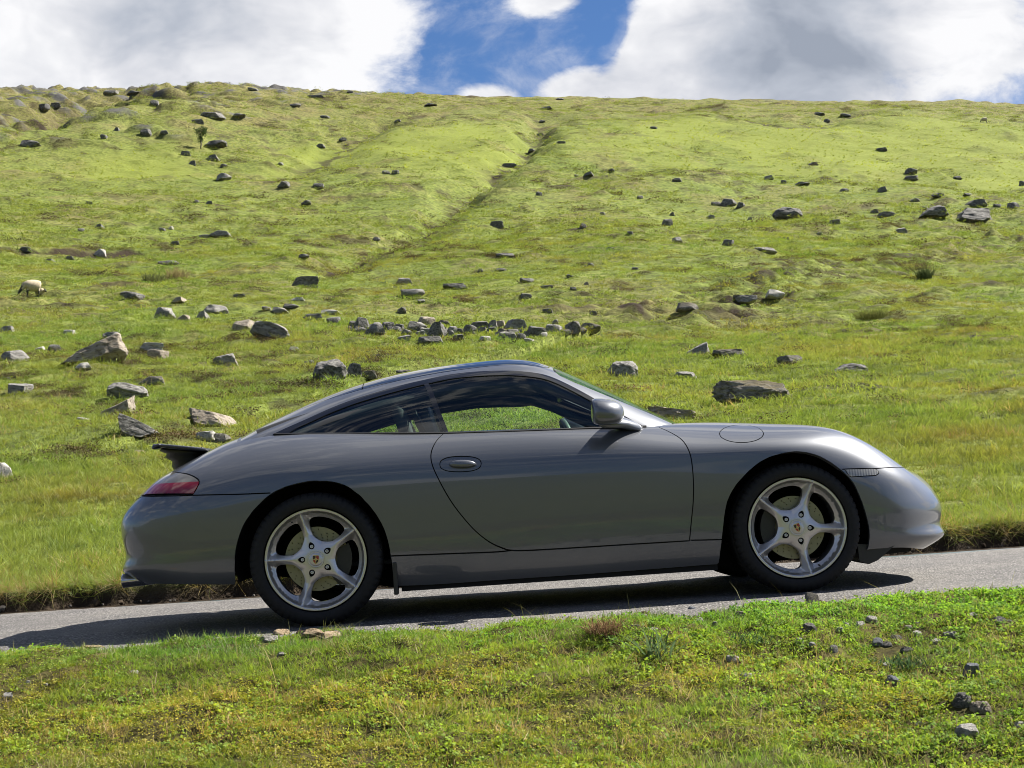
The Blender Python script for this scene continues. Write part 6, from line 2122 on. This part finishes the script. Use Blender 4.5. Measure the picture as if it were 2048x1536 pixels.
def pick_bank(X, Y, mk, n):
    i = rngN.integers(0, 3, n)
    u = rngN.random(n)
    p = fbm(X / 1.2, Y / 1.0, 2, 311)
    i = np.where(u <   .06 + .30 * smooth(.15, .6, p), rngN.integers(4, 6, n), i)
    e = bank_edge(X)
    return np.where(rngN.random(n) < .02 + .14 * smooth(.5, .05, Y - e) + .10 * smooth(.25, .6, -p), 3, i)


grass_belt('bank_grass', 50000, 10.2, 23, HT, pick_bank, lambda y: np.interp(y, [10, 20], [.8, 1.0]), 'rough grass on the bank behind the car', dens=lambda X, Y, mk: 1 - smooth(18, 23, Y))
MT = [tuft_mesh('slope_grass', 230 + i, 34, .035, .10, .22, .012, hill_m, .9, .8) for i in range(3)] + [tuft_mesh('slope_straw', 236, 14, .06, .15, .2, .009, straw_m, .9, .7)] + [leaf_cluster('heath', 237, 130, .26, .022, .075, heath_m)]


def pick_slope(X, Y, mk, n):
    i = rngN.integers(0, 3, n)
    u = rngN.random(n)
    p = fbm(X / 5, Y / 4, 3, 321)
    i = np.where(u < .05, 3, i)
    return np.where(rngN.random(n) < .85 * heath_mask(X, Y) + .35 * mk['band'] * (p > 0), 4, i)


grass_belt('slope_grass', 52000, 18, 66, MT, pick_slope, lambda y: np.interp(y, [18, 60], [.75, 1.3]), 'tufted grass on the lower slope', power=1.5, dens=lambda X, Y, mk: smooth(18, 22, Y) * (1 - smooth(44, 66, Y)))
FT = [tuft_mesh('hill_tuft', 250 + i, 30, .06, .17, .55, .04, hill_m, 1.0, .8) for i in range(3)] + [leaf_cluster('hill_heath', 256, 140, .6, .05, .14, heath_m)]


def pick_far(X, Y, mk, n):
    p = fbm(X / 9, Y / 7, 3, 331)
    return np.where(rngN.random(n) < .9 * heath_mask(X, Y) + .35 * mk['band'] * (p > -.1) + .4 * mk['gully'], 3, rngN.integers(0, 3, n))


grass_belt('hill_grass', 70000, 40, 190, FT, pick_far, lambda y: np.interp(y, [40, 150], [.5, 1.15]), 'tussock grass on the middle of the hill', dens=lambda X, Y, mk: (.4 + .6 * smooth(-.3, .3, fbm(X / 12, Y / 9, 2, 333))) * smooth(40, 62, Y) * (1 - smooth(120, 190, Y)) * (1 - .7 * mk['brk']), power=1.35)
BT = [fern_mesh('fern', 270 + i, fern_m) for i in range(3)]
X, Y = spread_points(46000, 110, 420, power=1.6)
Z, mk = height(X, Y, 'masks')
k = rngN.random(len(X)) < mk['brk'] ** 1.2
X, Y, Z = X[k], Y[k], Z[k]
p = fbm(X / 9, Y / 9, 2, 341)
tint = np.ones((len(X), 3)) * (1 + .2 * p)[:, None] * rngN.uniform(.8, 1.15, (len(X), 1))
scatter('bracken', np.stack([X, Y, Z - .15], 1), rand_rot(len(X), .15), rngN.uniform(.22, .62, len(X)), tint, rngN.integers(0, 3, len(X)), BT, 'yellow-green bracken covering the upper slopes', 'bracken')
X, Y = spread_points(46000, 120, 440, power=1.4)
Z, mk = height(X, Y, 'masks')
k = rngN.random(len(X)) < (1 - mk['brk']) * (.25 + .75 * smooth(-.1, .4, fbm(X / 20, Y / 16, 3, 351))) * smooth(120, 170, Y)
X, Y, Z = X[k], Y[k], Z[k]
FT2 = [tuft_mesh('upland_tuft', 280 + i, 34, .10, .26, 1.1, .09, hill_m, 1.0, .8) for i in range(2)] + [leaf_cluster('upland_heath', 286, 140, 1.1, .10, .24, heath_m)]
p = fbm(X / 15, Y / 12, 3, 352)
idx = np.where(rngN.random(len(X)) < .04 + .9 * heath_mask(X, Y), 2, rngN.integers(0, 2, len(X)))
scatter('upland_grass', np.stack([X, Y, Z - .05], 1), rand_rot(len(X), .2), rngN.uniform(.6, 1.3, len(X)), np.ones((len(X), 3)) * rngN.uniform(.8, 1.15, (len(X), 1)), idx, FT2, 'coarse upland grass and heath near the ridge', 'grass')

# dry grass hanging over the edge of the far bank
n = 620
X = rngN.uniform(-5, 5, n)
e = bank_edge(X)
k = fbm(X / .7, X * 0, 2, 361) > -.15
X, e = X[k], e[k]
Y = e + rngN.uniform(-.01, .08, len(X))
HG = [tuft_mesh('hanging_grass', 290 + i, 16, .10, .26, .05, .004, straw_m, 1.0, .9, 3) for i in range(2)] + [tuft_mesh('hanging_green', 292, 16, .08, .2, .05, .0045, hill_m, 1.0, .9, 3)]
rot = np.stack([rngN.uniform(.7, 1.8, len(X)), rngN.normal(0, .35, len(X)), rngN.normal(0, .3, len(X))], 1)
scatter('overhanging_grass', np.stack([X, Y, height(X, Y) + .01], 1), rot, rngN.uniform(.35, .8, len(X)), rngN.uniform(.75, 1.1, (len(X), 1)) * np.ones((len(X), 3)), np.where(rngN.random(len(X)) < .45, rngN.integers(0, 2, len(X)), 2), HG, 'dry grass hanging over the cut edge of the far bank', 'grass')

# loose grit and clods along both road edges
CL = [rock_mesh('grit', 400 + i, 2, 7, .5, 0, 0, .08) for i in range(3)]
for i, c in enumerate(CL):
    c.materials.append(simple_mat('earth_clod_%d' % i, [(0.035, 0.026, 0.018), (0.06, 0.046, 0.033), (0.11, 0.10, 0.09)][i], .95, bump=.5, bscale=30, vary=.4, spec=.1))
n = 900
X = rngN.uniform(-4, 4, n)
fsd = rngN.random(n) < .5
e = road_near(X) + .10 * fbm(X / .7, X * 0 + .5, 3, 95)
Y = np.where(fsd, e + np.abs(rngN.normal(0, .07, n)), bank_edge(X) - np.abs(rngN.normal(0, .07, n)))
k = ((~fsd) & (rngN.random(n) < .45)) | (fsd & (rngN.random(n) < smooth(-.5, 2.2, X) * .9 + .12))
X, Y = X[k], Y[k]
scatter('road_edge_grit', np.stack([X, Y, GRADE * X + ROAD0 - .004], 1), rand_rot(len(X), .3), rngN.gamma(1.3, .010, len(X)) + .005, np.ones((len(X), 3)), rngN.integers(0, 3, len(X)), CL, 'loose grit and dark clods along the road edges', 'gravel')

# ------------------------------------------------------------------ single plants, sheep, tree
def plant(px, py, hf, lo, me, name, label, cat, sc=1.0):
    P = px_ground(px, py, hf, lo)
    o = put_obj(name, me, loc=P.tolist(), scale=sc)
    return tag(o, label, cat)


def own(me_src, mat):
    me_src.materials.clear(); me_src.materials.append(mat)
    return me_src


def solid_leaf(name, c1, trans=.4):
    m, t = new_mat(name)
    d = t.n('ShaderNodeBsdfDiffuse', {'Color': c1}); tr = t.n('ShaderNodeBsdfTranslucent', {'Color': c1})
    o = t.n('ShaderNodeMixShader', {0: trans, 1: d.outputs[0], 2: tr.outputs[0]})
    t.n('ShaderNodeOutputMaterial', {'Surface': o.outputs[0]})
    return m


plant(1212, 1268, verge_h, 3.5, tuft_mesh('dead_grass_clump', 501, 260, .03, .085, .075, .0035, solid_leaf('dead_brown', (0.20, 0.125, 0.07), .2), 1.2, .8, 3), 'dead_grass_clump', 'matted brown clump of dead grass at the near road edge', 'grass clump')
plant(1312, 1318, verge_h, 3.5, tuft_mesh('thistle', 502, 46, .05, .13, .05, .007, solid_leaf('thistle_green', (0.10, 0.15, 0.065)), .9, .7, 3), 'thistle', 'spiky grey-green thistle plant below the brown grass clump', 'plant')
plant(1800, 1335, verge_h, 3, tuft_mesh('yarrow', 503, 120, .02, .06, .10, .005, solid_leaf('yarrow_green', (0.055, 0.10, 0.04)), 1.2, .6, 3), 'yarrow_plant', 'feathery dark green plant between the slates on the right verge', 'plant')
plant(1500, 1285, verge_h, 3, tuft_mesh('yarrow', 504, 90, .02, .05, .08, .005, solid_leaf('yarrow_green2', (0.06, 0.105, 0.04)), 1.2, .6, 3), 'yarrow_plant', 'low feathery green plant above the upright slate on the right verge', 'plant')
plant(1745, 640, height, 12, tuft_mesh('tussock', 505, 420, .25, .62, .72, .03, solid_leaf('tussock_mix', (0.12, 0.13, 0.035)), .8, .8, 3), 'grass_tussock', 'rounded brown and green tussock casting a dark shadow on the right slope', 'tussock')
plant(355, 560, height, 12, tuft_mesh('rush_clump', 506, 260, .5, 1.1, .9, .045, solid_leaf('rush_straw', (0.24, 0.20, 0.09)), .6, .5, 3), 'rush_clump', 'straw-coloured rush clump on the slope above the sheep line', 'rushes')
plant(305, 566, height, 12, tuft_mesh('rush_clump', 507, 220, .4, .9, .8, .045, solid_leaf('rush_green', (0.12, 0.13, 0.05)), .6, .5, 3), 'rush_clump', 'greener rush clump left of the straw-coloured one', 'rushes')
plant(1850, 560, height, 12, tuft_mesh('rush_clump', 508, 240, .5, 1.0, .5, .035, solid_leaf('rush_dark', (0.05, 0.07, 0.025)), .6, .5, 3), 'rush_clump', 'dark green rush clump standing by the eroded band at right', 'rushes')

wool_m = simple_mat('sheep_wool', (0.42, 0.36, 0.26), .95, bump=.8, bscale=14, vary=.2, spec=.1)
face_m = simple_mat('sheep_dark_face', (0.03, 0.028, 0.026), .8)


def sheep(px, py, label, rz, sc=1.0, lying=False):
    P = px_ground(px, py, height, 12)
    # torso rings along x (head at +x), neck and head bending down to graze
    rings = [(-.52, .74, .10), (-.47, .72, .22), (-.36, .70, .295), (-.15, .67, .33), (.1, .66, .325), (.3, .67, .29), (.42, .66, .22), (.52, .56, .145), (.62, .43, .105), (.70, .30, .085), (.77, .20, .062), (.815, .145, .04)]
    th = np.linspace(0, 2 * math.pi, 18, endpoint=False)
    V = []
    for i, (x, z, r) in enumerate(rings):
        a = 0 if x < .42 else math.radians(50)
        if lying:
            z = z - .36 if x < .45 else max(z - .10, .3)
        for q in th:
            rr = r * (1 + .05 * math.sin(q * 5 + i * 2) * (x < .5))
            u_ = rr * math.sin(q) * (1.08 if x < .42 else 1)
            V.append((x + u_ * math.sin(a), rr * math.cos(q) * .95, z + u_ * math.cos(a)))
    F = grid_faces(len(rings), 18).tolist() + [(i * 18 + 17, (i + 1) * 18 + 17, (i + 1) * 18, i * 18) for i in range(len(rings) - 1)]
    F += [tuple(range(17, -1, -1)), tuple((len(rings) - 1) * 18 + k for k in range(18))]
    if not lying:
        for lx_, ly_ in ((-.34, .15), (-.34, -.15), (.26, .14), (.26, -.14)):
            s = len(V)
            for z, r, dx in ((.52, .085, 0), (.36, .055, -.02 if lx_ < 0 else .01), (.18, .034, -.035 if lx_ < 0 else .0), (.0, .036, 0)):
                for q in np.linspace(0, 2 * math.pi, 6, endpoint=False):
                    V.append((lx_ + dx + r * math.cos(q), ly_ + r * math.sin(q), z))
            for j in range(3):
                for q in range(6):
                    F.append((s + j * 6 + q, s + j * 6 + (q + 1) % 6, s + j * 6 + 6 + (q + 1) % 6, s + j * 6 + 6 + q))
    for sg in (-1, 1):      # ears
        s = len(V)
        V += [(.64, sg * .08, .37 + (.3 if lying else 0)), (.58, sg * .09, .40 + (.3 if lying else 0)), (.60, sg * .21, .36 + (.3 if lying else 0))]
        F.append((s, s + 1, s + 2))
    me = mesh_np('sheep', V, [tuple(f) for f in F], wool_m)
    me.materials.append(face_m)
    for pl_ in me.polygons:
        c = pl_.center
        if c.x > .60 or (c.z < .34 and not lying and c.x < .5 and abs(c.y) < .22 and len(pl_.vertices) == 4 and pl_.area < .02):
            pl_.material_index = 1
    o = put_obj('sheep', me, loc=P.tolist(), rot=(0, 0, rz), scale=sc)
    return tag(o, label, 'sheep')


sheep(64, 594, 'cream woolled sheep with dark face grazing on the left slope', math.radians(205), 1.0)
sheep(80, 590, 'small pale lamb lying down just right of the grazing sheep', math.radians(-20), .62, True)
sheep(1969, 246, 'tiny white sheep far up on the right hillside', math.radians(170), 1.15)


def tree(px, py, hpx, label):
    P = px_ground(px, py, height, 12)
    m = P[1] / F_PX
    H = hpx * m
    root = empty('rowan_tree', P.tolist())
    tag(root, label, 'tree')
    bark = simple_mat('tree_bark', (0.06, 0.05, 0.04), .9)
    rng = random.Random(9)
    trunk = [(0, 0, -.2), (.03 * H, 0, .25 * H), (-.01 * H, .02 * H, .55 * H), (.05 * H, 0, .9 * H)]
    ribbon('trunk', trunk, np.array([.035, .028, .018, .006]) * H, bark, root)
    br = []
    V, F = [], []
    for i in range(9):
        z = H * rng.uniform(.25, .85); a = rng.uniform(0, 6.28); L = H * rng.uniform(.12, .24)
        e2 = (L * math.cos(a), L * math.sin(a), z + L * .8)
        ribbon('branch', [(0.01 * H, 0, z), (e2[0] * .5, e2[1] * .5, z + L * .35), e2], np.array([.012, .008, .004]) * H, bark, root, 5)
        br.append(e2)
    for c in br + [(.05 * H, 0, .92 * H), (0, 0, .7 * H), (.02 * H, 0, .5 * H)]:
        for j in range(85):
            q = Vector((rng.gauss(0, .065 * H), rng.gauss(0, .065 * H), rng.gauss(0, .07 * H))) + Vector(c)
            rt = Euler((rng.uniform(-1.4, 1.4), rng.uniform(-1.4, 1.4), rng.uniform(0, 6))).to_matrix()
            s = len(V); sz = .028 * H * rng.uniform(.6, 1.4)
            V += [tuple(q + rt @ Vector(p) * sz) for p in ((-1, 0, 0), (0, -.6, 0), (1, 0, 0), (0, .6, 0))]
            F.append((s, s + 1, s + 2, s + 3))
    put_obj('crown', mesh_np('crown', V, F, solid_leaf('tree_leaf', (0.055, 0.085, 0.03), .35), smooth_shade=False), root)


tree(401, 298, 44, 'small lone tree among dark crags on the upper left hill')
